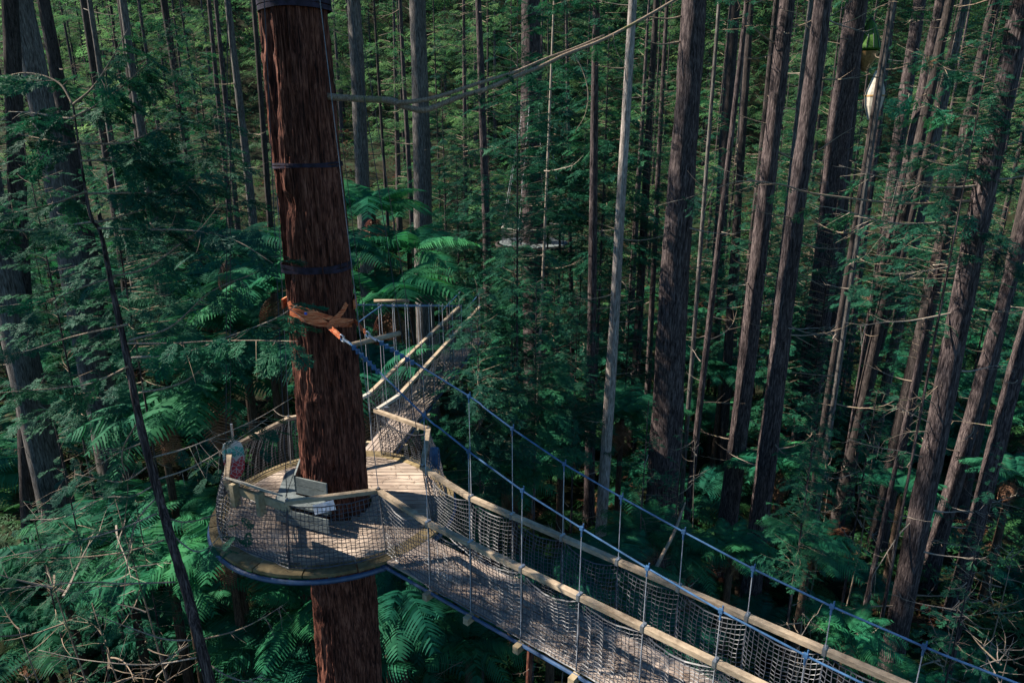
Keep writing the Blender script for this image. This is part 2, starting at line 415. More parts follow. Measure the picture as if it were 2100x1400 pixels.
LW = [M['leaf'], M['twig']]; LWF = [M['leaf_far_sunlit'], M['twig']]
C_YOUNG = [crown(12, 1.0, 2.4, 110, 20+i, SPR_MID, per=7, ssc=.62).mesh('young_crown', LW) for i in range(4)]
C_DENSE = [crown(12, .5, 2.9, 190, 25+i, SPR_MID, per=8, ssc=.75, wr=.014, clump=1.2).mesh('dense_crown', LW) for i in range(2)]
C_SPARSE = [crown(12, 1.5, 2.2, 62, 30+i, SPR_MID, per=5, gappy=.3, ssc=.5).mesh('sparse_crown', LW) for i in range(3)]
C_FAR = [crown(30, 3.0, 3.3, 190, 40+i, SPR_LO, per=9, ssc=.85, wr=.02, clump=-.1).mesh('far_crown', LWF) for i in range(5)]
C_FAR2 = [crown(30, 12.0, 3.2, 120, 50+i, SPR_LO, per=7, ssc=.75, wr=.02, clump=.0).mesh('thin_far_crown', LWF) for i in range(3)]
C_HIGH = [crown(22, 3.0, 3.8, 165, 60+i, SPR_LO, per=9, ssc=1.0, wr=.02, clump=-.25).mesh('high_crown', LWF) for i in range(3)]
F_NEAR = [rosette(17, 2.5, 70+i, FR_HI).mesh('fern_fronds', M['fern']) for i in range(4)]
F_DEAD = [rosette(7, 1.7, 90+i, FR_LO, elev=-1.45, spread=.2).mesh('dead_fronds', M['frond_dead']) for i in range(2)]
F_FAR = [rosette(15, 2.4, 80+i, FR_LO).mesh('fern_fronds', M['fern']) for i in range(4)]

def trunk_mesh(name, h, rb, rt, seg, dz, m, amp, seed, z0=0, lean=(0, 0), knots=0, butt=.35):
    """tapering stem from z0, fibrous fluted bark; lean = metres of sideways run per metre of height"""
    nz = max(4, int(h/dz)); z = np.linspace(0, h, nz+1); th = np.linspace(0, 2*math.pi, seg, endpoint=False)
    Z, TH = np.meshgrid(z, th, indexing='ij')
    base = rt+(rb-rt)*(1-Z/h)
    base = base*(1+butt*np.exp(-Z/1.2))
    n1 = Noise2(24, 64, seed); n2 = Noise2(64, 256, seed+1); n3 = Noise2(7, 64, seed+2)
    wv = (n3(TH/(2*math.pi)*7, Z*.35)-.5)
    u = TH/(2*math.pi)
    tw = Z*.012
    a = n1(((u+tw) % 1)*24, Z*.45); b = n2(((u+tw) % 1)*64, Z*1.1)
    ridge = (1-np.abs(2*a-1))*.6+(1-np.abs(2*b-1))*.4
    rad = base*(1+.10*wv)+amp*(ridge-.5)*2*np.minimum(1, base*4)
    r = np.random.default_rng(seed+5)
    for k in range(knots):
        kz, kt = r.uniform(0, h), r.uniform(0, 2*math.pi)
        dth = np.abs((TH-kt+math.pi) % (2*math.pi)-math.pi)
        rad = rad+.5*amp*2*np.exp(-((Z-kz)/.12)**2-(dth/.35)**2)
    sx = .05*np.sin(z*.21+seed)+.03*np.sin(z*.5+seed*2)
    X = rad*np.cos(TH)+(lean[0]*z+sx*(rb*1.2))[:, None]; Y = rad*np.sin(TH)+(lean[1]*z)[:, None]
    V = np.stack([X, Y, Z+z0], -1).reshape(-1, 3)
    i = np.arange(nz)[:, None]*seg; j = np.arange(seg)[None]
    q = np.stack([i+j, i+(j+1) % seg, i+seg+(j+1) % seg, i+seg+j], -1).reshape(-1, 4)
    return MB().add(V, q).mesh(name, m, True)

def stub(L, seed, twigs=3, curl=.2):
    r = np.random.default_rng(seed); mb = MB(); n = 9; t = np.linspace(0, 1, n)
    P = np.stack([L*t, L*.12*np.sin(t*3+seed), L*(-curl*t*.8+curl*1.2*t*t)+r.normal(0, .01*L, n)*t], -1)
    mb.tube(P, np.linspace(.025*L**.5, .003, n), 4)
    for k in range(twigs):
        u = r.uniform(.3, .95); p = np.array([np.interp(u, t, P[:, c]) for c in range(3)]); l = L*r.uniform(.15, .38)
        a = r.choice([-1, 1])*r.uniform(.4, 1.1); tt = np.linspace(0, 1, 5)
        Q = p+np.stack([l*tt*math.cos(a), l*tt*math.sin(a), l*(r.uniform(-.3, .35)*tt+.2*tt**2)], -1)
        mb.tube(Q, np.linspace(.010, .002, 5), 3)
    return mb
STUB = [stub(1.6, 1, 3).mesh('dead_branch', M['twig']), stub(1.1, 2, 2, .05).mesh('dead_branch', M['twig_pale']), stub(2.2, 3, 5, .3).mesh('dead_branch', M['twig']),
        stub(.6, 4, 1, .1).mesh('dead_branch', M['twig_pale']), stub(1.8, 5, 6, .15).mesh('dead_branch', M['twig_pale']), stub(.9, 6, 3, .4).mesh('dead_branch', M['twig'])]
def bough_mesh(L, seed, tpl, k):
    r = np.random.default_rng(seed); mb = MB(); n = 9; t = np.linspace(0, 1, n)
    P = np.stack([L*t, L*.08*np.sin(t*3+seed), L*(.12*t-.25*t*t)], -1); A = []
    mb.tube(P, np.linspace(.016*L**.5, .003, n), 4, m=1)
    for j in range(k):
        u = .2+.8*(j+.5)/k; p = np.array([np.interp(u, t, P[:, c]) for c in range(3)]); off = (1 if j % 2 else -1)*r.uniform(.4, 1) if j < k-1 else 0
        V, T = stamp(tpl[r.integers(len(tpl))], [p], off, -.2+r.normal(0, .12), r.normal(0, .3), .35*L**.6*r.uniform(.7, 1.2)); mb.add(V, None, T, 0)
    return mb.mesh('leafy_bough', LW)
BOUGH = [bough_mesh(2.0, i, SPR_HI, 8) for i in range(3)]
# ------------------------------------------------------------------ terrain
def terrain():
    xs = np.concatenate([np.linspace(-260, -60, 21), np.linspace(-56, 56, 113), np.linspace(60, 260, 21)])
    ys = np.concatenate([np.linspace(-40, 8, 13), np.linspace(10, 80, 71), np.linspace(84, 300, 37)])
    X, Y = np.meshgrid(xs, ys, indexing='ij'); Z = ground(X, Y)+.12*rng.normal(size=X.shape)
    V = np.stack([X, Y, Z], -1).reshape(-1, 3); ny = len(ys)
    i = np.arange(len(xs)-1)[:, None]*ny; j = np.arange(ny-1)[None]
    q = np.stack([i+j, i+ny+j, i+ny+j+1, i+j+1], -1).reshape(-1, 4)
    o = MB().add(V, q).obj('forest_floor', M['ground'], smooth=True); tag(o, kind='structure')
terrain()

TREES = []          # (x, y) of every stem, for spacing
def tree(label, yh, p1, p2, w1, w2, bark='bark_brown', name='conifer_tree', cat='tree', group=None, top=None, crown_me=None, crown_z=None,
         crown_s=1.0, stubs=0, stub_px=None, seed=None, seg=26, dz=.22, amp=.03, knots=10, side=0, stub_s=1.0):
    A, B = at_y(*p1, yh), at_y(*p2, yh)
    rA, rB = .92*w1/2/F*depth(A), .92*w2/2/F*depth(B)
    if yh >= 35: crown_s *= .62
    sx = (A.x-B.x)/(A.z-B.z); rs = (rB-rA)/(A.z-B.z)
    x0 = B.x; z0 = B.z
    for _ in range(3):
        z0 = gz(x0, yh)-.3; x0 = B.x+sx*(z0-B.z)
    zt = top if top is not None else max(A.z+10, 20+.17*yh+20)
    rb = min(rB*1.35, max(rB, rB+rs*(B.z-z0))); rt = max(rA*.12, rA-max(rs, .004)*(zt-A.z), .02)
    # keep the measured radius at A and B: fit the linear taper through them, then clamp
    H = zt-z0; seed = seed or int(abs(p1[0]*7+p2[0]*13)) % 9973
    rb = rB+max(rs, .0015)*(B.z-z0); rb = min(rb, 1.5*rB)
    rt = max(.02, rA-max(rs, .006)*(zt-A.z))
    root = rooted(name, (x0, yh, z0), label, cat, group)
    me = trunk_mesh('trunk', H, rb, rt, seg, dz, M[bark], amp*min(1, rb*2.2), seed, 0, (sx, 0), knots)
    inst(me, 'trunk', root)
    TREES.append((x0, yh))
    if crown_me:
        cz = crown_z if crown_z is not None else 20+.17*yh+1.5
        inst(crown_me, 'crown', root, (sx*(cz-z0), 0, cz-z0), (0, 0, rnd.uniform(0, 6.28)), crown_s)
    rr = random.Random(seed)
    for k in range(stubs):
        z = rr.uniform(A.z-(A.z-B.z)*1.0, A.z+1.5) if k else (A.z+B.z)/2
        az = rr.choice([0, math.pi])+rr.gauss(0, .7) if not side else (0 if side > 0 else math.pi)+rr.gauss(0, .6)
        r_ = (rb+(rt-rb)*(z-z0)/H)*.8
        inst(rr.choice(STUB), 'branch', root, (sx*(z-z0)+r_*math.cos(az), r_*math.sin(az), z-z0), (rr.uniform(-.4, .4), rr.gauss(.0, .18), az), rr.uniform(.6, 1.15)*stub_s)
    root['_sx'] = 0.0; del root['_sx']
    return root, (x0, yh, z0, sx)

def px_branch(root, yh, pts, r0=.018, r1=.004, dys=None, mat_='twig', foliage=0, tpl=None, seed=0, fs=.5, n=18, twigs=0, name='branch', ftip=.25):
    """a bough of ROOT running through picture points at distance yh (+ dys per point)"""
    tpl = tpl or SPR_HI
    base = Vector(root.location); k = len(pts)
    dys = dys or [.0]*k
    P = smooth_curve([at_y(*p, yh+d)-base for p, d in zip(pts, dys)], n)
    mb = MB(); mb.tube(P, np.linspace(r0, r1, len(P)), 6)
    r = np.random.default_rng(seed+17)
    Pn = np.array([tuple(p) for p in P]); tt = np.linspace(0, 1, len(P))
    tips = []
    for i in range(twigs):
        u = r.uniform(.25, .98); p = np.array([np.interp(u, tt, Pn[:, c]) for c in range(3)]); d = Pn[-1]-Pn[0]; L = np.linalg.norm(d); d /= L
        a = r.choice([-1, 1])*r.uniform(.3, 1.2); l = L*r.uniform(.08, .25); yaw = math.atan2(d[1], d[0])+a; s = np.linspace(0, 1, 7)
        el = r.uniform(-.7, .45); cv = r.uniform(-.5, .5)
        Q = p+np.stack([l*s*math.cos(yaw+.0), l*s*math.sin(yaw), l*(el*s+cv*s*s)], -1)
        mb.tube(Q, np.linspace(max(r1, r0*.35), .0018, 7), 4); tips.append(Q[-1])
    o = mb.obj(name, M[mat_], root, True)
    if foliage:
        fb = MB()
        for i in range(foliage):
            u = ftip+(1-ftip)*(i+r.random())/foliage; p = np.array([np.interp(min(1, u), tt, Pn[:, c]) for c in range(3)])
            d = Pn[-1]-Pn[0]; yaw = math.atan2(d[1], d[0])+r.choice([-1, 1])*r.uniform(.2, 1.4)
            V, T = stamp(tpl[r.integers(len(tpl))], [p], yaw, r.uniform(-.75, .1), r.normal(0, .5), fs*r.uniform(.6, 1.2)); fb.add(V, None, T)
        for p in tips:
            if r.random() < .5:
                V, T = stamp(tpl[0], [p], r.uniform(0, 6.28), -.4, 0, fs*.6); fb.add(V, None, T)
        f = fb.obj('foliage', M['leaf'], o)
    return o

# ------------------------------------------------------------------ the trees one can tell apart
H = C_HIGH
T_ = tree
# left side
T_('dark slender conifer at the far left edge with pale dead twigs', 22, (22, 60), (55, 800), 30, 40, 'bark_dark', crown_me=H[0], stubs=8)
T_('thick pale grey trunk on the left, rising from the ferns behind the leaning young tree', 27, (82, 200), (205, 800), 36, 60, 'bark_grey', crown_me=H[1], stubs=10, amp=.02)
T_('broad shadowed trunk in the lower left corner behind bare twigs', 21, (25, 620), (95, 940), 52, 62, 'bark_grey', crown_me=H[2], stubs=5, amp=.02)
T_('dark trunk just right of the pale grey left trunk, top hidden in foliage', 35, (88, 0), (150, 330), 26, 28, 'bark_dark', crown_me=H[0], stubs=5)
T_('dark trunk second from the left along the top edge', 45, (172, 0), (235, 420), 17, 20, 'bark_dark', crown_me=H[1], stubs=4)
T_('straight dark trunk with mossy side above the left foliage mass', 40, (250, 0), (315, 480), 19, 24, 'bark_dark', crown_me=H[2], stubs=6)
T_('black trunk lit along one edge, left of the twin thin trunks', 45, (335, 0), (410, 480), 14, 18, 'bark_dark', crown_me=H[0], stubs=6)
T_('thin mossy trunk, left one of a close pair beside the big redwood', 52, (428, 0), (470, 430), 9, 12, 'bark_brown', crown_me=H[1], stubs=5)
T_('thin mossy trunk, right one of a close pair beside the big redwood', 55, (442, 0), (484, 430), 10, 12, 'bark_brown', crown_me=H[2], stubs=4)
T_('olive slender trunk with a bright left edge nearest the big redwood', 46, (466, 0), (518, 440), 13, 18, 'bark_grey', crown_me=H[0], stubs=6)
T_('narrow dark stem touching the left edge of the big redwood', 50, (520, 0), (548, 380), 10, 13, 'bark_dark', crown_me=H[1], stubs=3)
T_('grey trunk among tree ferns in the middle of the left half', 38, (325, 514), (364, 790), 19, 24, 'bark_grey', crown_me=H[1], stubs=4)
T_('short visible grey stem above the ferns between two left trunks', 44, (257, 466), (275, 580), 13, 15, 'bark_grey', crown_me=H[2], stubs=2)
# middle
T_('straight grey trunk first to the right of the big redwood', 42, (726, 0), (744, 390), 29, 31, 'bark_grey', crown_me=H[0], stubs=12, amp=.025)
T_('stout grey fluted trunk behind the forked bough, foot hidden by ferns', 38, (856, 28), (871, 560), 35, 40, 'bark_grey', crown_me=H[1], stubs=5, amp=.03)
T_('slim trunk between the two grey trunks right of the big redwood', 62, (820, 0), (838, 330), 10, 11, 'bark_brown', crown_me=H[2], stubs=6)
T_('reddish trunk crossing behind the dead brown bough', 55, (981, 0), (1000, 560), 14, 18, 'bark_brown', crown_me=H[0], stubs=7)
BIG2 = T_('massive dark trunk carrying the distant second platform', 46, (1088, 30), (1094, 480), 42, 50, 'bark_brown', 'redwood_tree', crown_me=H[1], stubs=6, amp=.04)
T_('pale thin stem right of the distant platform', 50, (1166, 300), (1170, 520), 8, 9, 'bark_brown', crown_me=H[2], stubs=6)
T_('very thin pale stem in front of the distant platform', 30, (1120, 400), (1110, 640), 7, 7, 'twig_pale', crown_me=C_SPARSE[0], crown_z=23, stubs=8, top=34)
T_('slender pale barked trunk, sunlit from its middle down, with short dead stubs', 22, (1297, 0), (1234, 1080), 13, 24, 'bark_pale', crown_me=H[0], crown_s=.8, stubs=26, amp=.012, stub_s=.55, knots=30)
T_('thin dark trunk standing between pale slender trunk and thick dark trunk', 40, (1343, 54), (1310, 646), 13, 18, 'bark_dark', crown_me=H[1], stubs=6)
T_('short lit stem behind the thick dark trunk', 42, (1346, 440), (1334, 680), 10, 12, 'bark_brown', crown_me=H[2], stubs=4)
T_('slim trunk left of the pale slender trunk, half hidden by sprays', 30, (1218, 360), (1211, 807), 8, 17, 'bark_brown', crown_me=C_SPARSE[1], crown_z=22, stubs=6)
R1 = T_('thick dark ridged trunk right of centre, sunlit in patches low down', 24, (1423, 0), (1368, 860), 50, 66, 'bark_brown', 'redwood_tree', crown_me=H[1], stubs=3, amp=.045, knots=14)
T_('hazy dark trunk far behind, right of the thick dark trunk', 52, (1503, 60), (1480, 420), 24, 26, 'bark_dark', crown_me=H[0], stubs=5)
T_('narrow trunk with a bright sunlit streak near the top edge', 48, (1530, 20), (1512, 480), 13, 15, 'bark_grey', crown_me=H[2], stubs=8)
T_('dark lower stem between the thick dark trunk and the first tall brown trunk', 34, (1512, 440), (1488, 820), 14, 19, 'bark_dark', crown_me=H[1], stubs=7)
T_('pole thin brown stem lit low down behind twigs', 26, (1474, 500), (1430, 880), 8, 12, 'bark_brown', crown_me=C_SPARSE[2], crown_z=22, stubs=9)
T_('leaning pole thin stem nearest the thick dark trunk', 27, (1437, 500), (1409, 870), 7, 9, 'bark_grey', crown_me=C_SPARSE[0], crown_z=22, stubs=4)
# right side
R2 = T_('tall brown trunk with many dead boughs, left one of the tall leaning looking pair', 27, (1615, 0), (1497, 1040), 31, 40, 'bark_brown', crown_me=H[0], stubs=22, knots=26)
R3 = T_('tall brown trunk with a sunlit band, right one of the tall pair', 24, (1687, 0), (1543, 1180), 36, 42, 'bark_brown', crown_me=H[2], stubs=22, knots=26)
T_('grey trunk running close along the left side of the sunlit banded trunk', 35, (1660, 60), (1570, 860), 13, 24, 'bark_grey', crown_me=H[1], stubs=8)
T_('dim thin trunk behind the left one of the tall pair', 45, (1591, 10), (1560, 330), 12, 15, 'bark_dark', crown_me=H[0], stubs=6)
R4 = T_('stout trunk in the upper right with a bright white sunlit top', 38, (1757, 0), (1672, 700), 44, 52, 'bark_brown', 'redwood_tree', crown_me=H[2], crown_z=34, stubs=9, amp=.04)
T_('very thin dark trunk crossing in front of the white lantern', 29, (1826, 10), (1780, 300), 8, 13, 'bark_dark', crown_me=H[1], stubs=3)
T_('brown trunk directly behind the white lantern', 50, (1832, 10), (1800, 260), 12, 15, 'bark_brown', crown_me=H[0], stubs=4)
T_('brightly sunlit trunk to the right of the lantern', 45, (1886, 0), (1850, 250), 26, 27, 'bark_brown', crown_me=H[1], stubs=4)
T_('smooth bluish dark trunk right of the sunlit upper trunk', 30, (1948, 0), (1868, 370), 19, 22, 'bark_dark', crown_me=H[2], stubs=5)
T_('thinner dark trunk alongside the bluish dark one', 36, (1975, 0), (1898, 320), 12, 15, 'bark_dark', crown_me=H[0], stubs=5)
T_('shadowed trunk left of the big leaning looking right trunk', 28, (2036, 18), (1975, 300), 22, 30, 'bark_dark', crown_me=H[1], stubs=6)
R10 = T_('big weathered trunk near the right edge with long curved dead boughs', 19.5, (2086, 60), (1840, 1290), 49, 46, 'bark_brown', 'redwood_tree', crown_me=H[0], stubs=8, side=1, amp=.03, knots=24)
T_('reddish trunk sunlit on its left side, right of the weathered trunk', 26, (2060, 620), (1900, 1190), 17, 34, 'bark_brown', crown_me=H[2], stubs=8)
T_('dark trunk at the right edge beyond the reddish one', 23, (2090, 740), (1938, 1320), 28, 37, 'bark_brown', crown_me=H[1], stubs=9)
T_('second thin trunk at the right edge in deep shade', 31, (2098, 430), (2020, 800), 20, 26, 'bark_dark', crown_me=H[0], stubs=5)
T_('slim grey stem between the sunlit banded trunk and the weathered trunk', 26, (1757, 500), (1703, 860), 9, 12, 'bark_grey', crown_me=C_SPARSE[1], crown_z=22, stubs=10)
T_('reddish mid sized trunk left of the weathered trunk, lit at its foot', 33, (1837, 470), (1776, 780), 12, 26, 'bark_brown', crown_me=H[1], stubs=8)
T_('grey green trunk beside the reddish mid sized trunk', 34, (1852, 620), (1804, 850), 13, 18, 'bark_grey', crown_me=H[2], stubs=4)
T_('thin crooked mossy stem brightly lit in front of the weathered trunk', 20, (1904, 640), (1785, 1200), 7, 11, 'bark_brown', crown_me=C_SPARSE[2], crown_z=12.5, crown_s=.55, stubs=14, top=26, stub_s=.6)
T_('wide dark trunk behind the sunlit banded trunk', 40, (1712, 560), (1690, 800), 34, 38, 'bark_dark', crown_me=H[0], stubs=5)
T_('thin stem seen under the near end of the bridge', 13.5, (1087, 1330), (1084, 1400), 13, 14, 'bark_red', top=9.5, stubs=3, stub_s=.4)

# young conifers whose sprays hang in the middle distance
def young(label, yh, px, py_top, py_bot, cm, s, w=7, bark='bark_brown', stubs=4, dead=None):
    A = at_y(px, py_top, yh)
    x, z0 = A.x, gz(A.x, yh)-.2
    root = rooted('young_conifer', (x, yh, z0), label, 'young tree', 'young conifers standing below the redwoods')
    Ht = max(3, A.z-z0)
    inst(trunk_mesh('trunk', Ht, w/2/F*yh*1.15, .010, 10, .5, M[bark], .006, int(px), 0, (0, 0), 0), 'trunk', root)
    ch = 12*s
    inst(cm, 'crown', root, (0, 0, Ht-ch), (0, 0, rnd.uniform(0, 6.28)), s)
    for k in range(stubs):
        z = rnd.uniform(.15, .9)*Ht; az = rnd.uniform(0, 6.28)
        inst(rnd.choice(STUB), 'branch', root, (.03*math.cos(az), .03*math.sin(az), z), (rnd.uniform(-.3, .3), rnd.gauss(0, .2), az), rnd.uniform(.4, .8))
    TREES.append((x, yh)); return root
for a in [
    ('young conifer with feathery sprays right of the rear footbridge', 18.5, 1100, 575, 1100, C_DENSE[1], .50),
    ('tall thin young conifer with its dark tip against the big distant trunk', 24, 1062, -60, 900, C_YOUNG[1], .95),
    ('drooping leafy young conifer beside the rear footbridge rail', 16.6, 978, 585, 900, C_DENSE[0], .50),
    ('young conifer with grey green sprays just below the distant platform', 26, 1055, 500, 900, C_DENSE[0], .60),
    ('blue green young conifer left of the pale slender trunk', 23, 1185, 600, 1000, C_DENSE[1], .55),
    ('low spreading young conifer below the pale slender trunk', 19, 1330, 820, 1100, C_SPARSE[0], .45),
    ('young conifer with brown tips in front of the thick dark trunk foot', 18, 1400, 880, 1150, C_SPARSE[1], .40),
    ('leafy sapling lit green above the front bridge cable', 15.5, 1672, 880, 1280, C_YOUNG[2], .40),
    ('bushy young conifer between the tall pair and the slim grey stem', 22, 1690, 740, 1150, C_YOUNG[3], .48),
    ('sunlit bushy young conifer left of the weathered trunk foot', 21, 1800, 800, 1200, C_YOUNG[0], .42),
    ('feathery young conifer in the gap right of the weathered trunk', 19, 2060, 900, 1300, C_SPARSE[0], .55),
    ('bare twiggy young conifer in the lower right corner', 16, 2010, 1090, 1390, C_SPARSE[1], .45),
    ('dense young conifer veiling the massive dark trunk above the distant platform', 39, 1128, 170, 700, C_DENSE[0], .82),
    ('feathery young conifer in front of the left end of the distant platform', 36, 1050, 400, 700, C_DENSE[1], .66),
    ('young conifer behind the stout fluted trunk', 50, 905, 150, 600, C_YOUNG[2], 1.1),
    ('broad young conifer catching light left of the reddish trunk', 40, 935, 300, 640, C_DENSE[1], .85),
    ('tall young conifer filling the gap right of the distant trunk', 40, 1160, -100, 600, C_DENSE[0], 1.2),
    ('dense young conifer left of the thin dark trunk', 36, 1250, 60, 700, C_DENSE[1], 1.05),
    ('young conifer crowding the back of the thick dark trunk', 38, 1345, 150, 640, C_YOUNG[2], .9),
    ('young conifer in the dark gap right of the thick dark trunk', 42, 1465, 180, 700, C_YOUNG[3], 1.1),
    ('dense shaded young conifer at the upper left of the big redwood', 30, 345, 40, 600, C_DENSE[0], 1.1),
    ('leafy young conifer crossing the pale grey left trunk', 17, 185, 150, 800, C_YOUNG[1], .70),
    ('dark leafy young conifer high in the left corner', 19, 40, 250, 900, C_YOUNG[2], .80),
    ('young conifer seen in the gap left of the mossy thin pair', 36, 395, 60, 500, C_YOUNG[1], .85),
    ('dark young conifer high in the right corner', 20, 2085, -200, 900, C_YOUNG[0], 1.0),
    ('young conifer with hanging sprays across the weathered trunk top', 17.5, 2045, 20, 700, C_YOUNG[3], .36),
    ('young conifer behind the long dead boughs on the right', 30, 1830, 330, 900, C_YOUNG[2], .62),
    ('pale green young conifer near the upper right lantern', 42, 1840, 60, 600, C_YOUNG[1], .8),
    ('young conifer low between ferns in the lower left', 16, 110, 860, 1300, C_SPARSE[2], .62),
    ('bare twigged young conifer in the bottom left corner', 14, 60, 1020, 1390, C_SPARSE[0], .55),
    ('sparse young conifer left of the round deck', 15, 275, 1010, 1390, C_SPARSE[1], .42),
    ('young conifer right of the hazy dark trunk', 33, 1560, 300, 800, C_YOUNG[0], .7),
]: young(*a)

# ------------------------------------------------------------------ crowd of conifers behind and unseen trees added beside the view for shade
def far_trees():
    proto = [trunk_mesh('trunk', 34, r0, .05, 12, 1.4, M[b], .02, 300+i, 0, (0, 0), 0) for i, (r0, b) in enumerate([(.24, 'bark_dark'), (.20, 'bark_dark'), (.30, 'bark_brown'), (.15, 'bark_dark')])]
    pts = []; tries = 0
    while len(pts) < 130 and tries < 20000:
        tries += 1
        y = 54+95*rnd.random()**.8; x = rnd.uniform(-.80*y-6, .80*y+6)
        if all((x-a)**2+(y-b)**2 > (2.8+.022*y)**2 for a, b in pts+TREES): pts.append((x, y))
    for x, y in pts:
        side = 'left of the big redwood' if x/y < -.30 else ('between redwood and thick dark trunk' if x/y < .25 else 'on the right behind the tall pair')
        dist = 'mid distance' if y < 70 else ('far' if y < 100 else 'very far')
        i = rnd.randrange(4)
        s = rnd.uniform(.85, 1.25)
        root = rooted('forest_conifer', (x, y, gz(x, y)-.3), f'slender {dist} forest conifer {side}', 'tree', f'{dist} forest conifers {side}')
        inst(proto[i], 'trunk', root, rot=(rnd.gauss(0, .012), rnd.gauss(0, .012), rnd.uniform(0, 6.28)), scale=(rnd.uniform(.8, 1.3),)*2+(s,))
        me = rnd.choice(C_FAR) if rnd.random() < .72 else rnd.choice(C_FAR2)
        inst(me, 'crown', root, (0, 0, 1), (0, 0, rnd.uniform(0, 6.28)), (rnd.uniform(.85, 1.2),)*2+(s*1.06,))
    return proto
PROTO = far_trees()
def shade_trees(spots):  # unseen trees, added to hold sun and skylight off the view
    for (x, y, h, s) in spots:
        root = rooted('redwood_tree', (x, y, gz(x, y)-.3), 'tall redwood added out of the picture to shade the view', 'tree', 'unseen redwoods added for shade')
        inst(PROTO[2], 'trunk', root, scale=(1.3, 1.3, 1.25))
        inst(rnd.choice(C_HIGH), 'crown', root, (0, 0, h), (0, 0, rnd.uniform(0, 6.28)), s)
SHADE = [(-24, 0.5, 24, 1.0)]
KEEP = [(-12.5, 6.2, 25, .6), (-17.5, 12.0, 29, .55), (-22, 7.4, 27, .7), (-13, 2.6, 24, .75), (-27, 3.6, 28, .8), (-20, 0.0, 25, .9)]  # added crowns that break the sunlight on deck and bridge into dapples
for i in range(SHN):
    y = rnd.uniform(-6, 34); x = -max(.8*y+3, 8)-rnd.uniform(3, 34)
    SHADE.append((x, y, rnd.uniform(20, 27), rnd.uniform(.9, 1.25)))
SHADE += [(x, y, rnd.uniform(22, 30), 1.2) for x, y in [(-8, -8), (2, -10), (12, -6), (20, 2), (28, 10), (16, -14), (-3, -16), (34, 18), (-5, -3), (4, -4), (10, 1), (14, 7), (22, -8), (-14, -12), (8, -18), (20, 14)]]  # extra crowns added over and behind the camera to cut the skylight
def clear(s):   # gap left between the added trees to let sun onto the deck
    return -7.5 < s[1]-(11.4+.105*(s[0]+3)) < 3.6
shade_trees([s for s in SHADE if not clear(s)]+KEEP)

# distant forest mass closing the valley, and undergrowth
def mass():
    mb = MB(); r = np.random.default_rng(5)
    for tpl in SPR_LO:
        n = 5500
        y = r.uniform(130, 235, n); x = r.uniform(-.85, .85, n)*y
        z = ground(x, y)+r.uniform(0, 75, n)
        V, t = stamp(tpl, np.stack([x, y, z], -1), r.uniform(0, 6.28, n), r.normal(-.2, .3, n), r.normal(0, .5, n), r.uniform(2.5, 5.5, n)); mb.add(V, None, t)
    tag(mb.obj('far_forest_foliage', M['leaf_far_sunlit']), 'mass of distant conifer foliage closing off the valley', 'foliage', kind='stuff')
    mb = MB()
    for tpl in FR_LO:
        n = 1500
        y = 12+70*r.random(n)**1.2; x = r.uniform(-.85, .85, n)*(y+4)
        z = ground(x, y)+.1
        V, t = stamp(tpl, np.stack([x, y, z], -1), r.uniform(0, 6.28, n), r.uniform(.3, 1.1, n), r.normal(0, .3, n), r.uniform(.7, 1.8, n)); mb.add(V, None, t)
    for tpl in SPR_LO:
        n = 1800
        y = 12+70*r.random(n)**1.2; x = r.uniform(-.85, .85, n)*(y+4); z = ground(x, y)+r.uniform(.1, 1.3, n)
        V, t = stamp(tpl, np.stack([x, y, z], -1), r.uniform(0, 6.28, n), r.uniform(-.3, .8, n), r.normal(0, .5, n), r.uniform(.6, 1.6, n)); mb.add(V, None, t)
    n = 2600; y = r.uniform(60, 150, n); x = r.uniform(-.85, .85, n)*y; z = ground(x, y)+r.uniform(.1, 2.5, n)
    V, t = stamp(SPR_LO[0], np.stack([x, y, z], -1), r.uniform(0, 6.28, n), r.uniform(-.3, .6, n), r.normal(0, .5, n), r.uniform(1.5, 3.5, n)); mb.add(V, None, t)
    tag(mb.obj('undergrowth', M['under']), 'low ferns and brush covering the forest floor', 'undergrowth', kind='stuff')
mass()

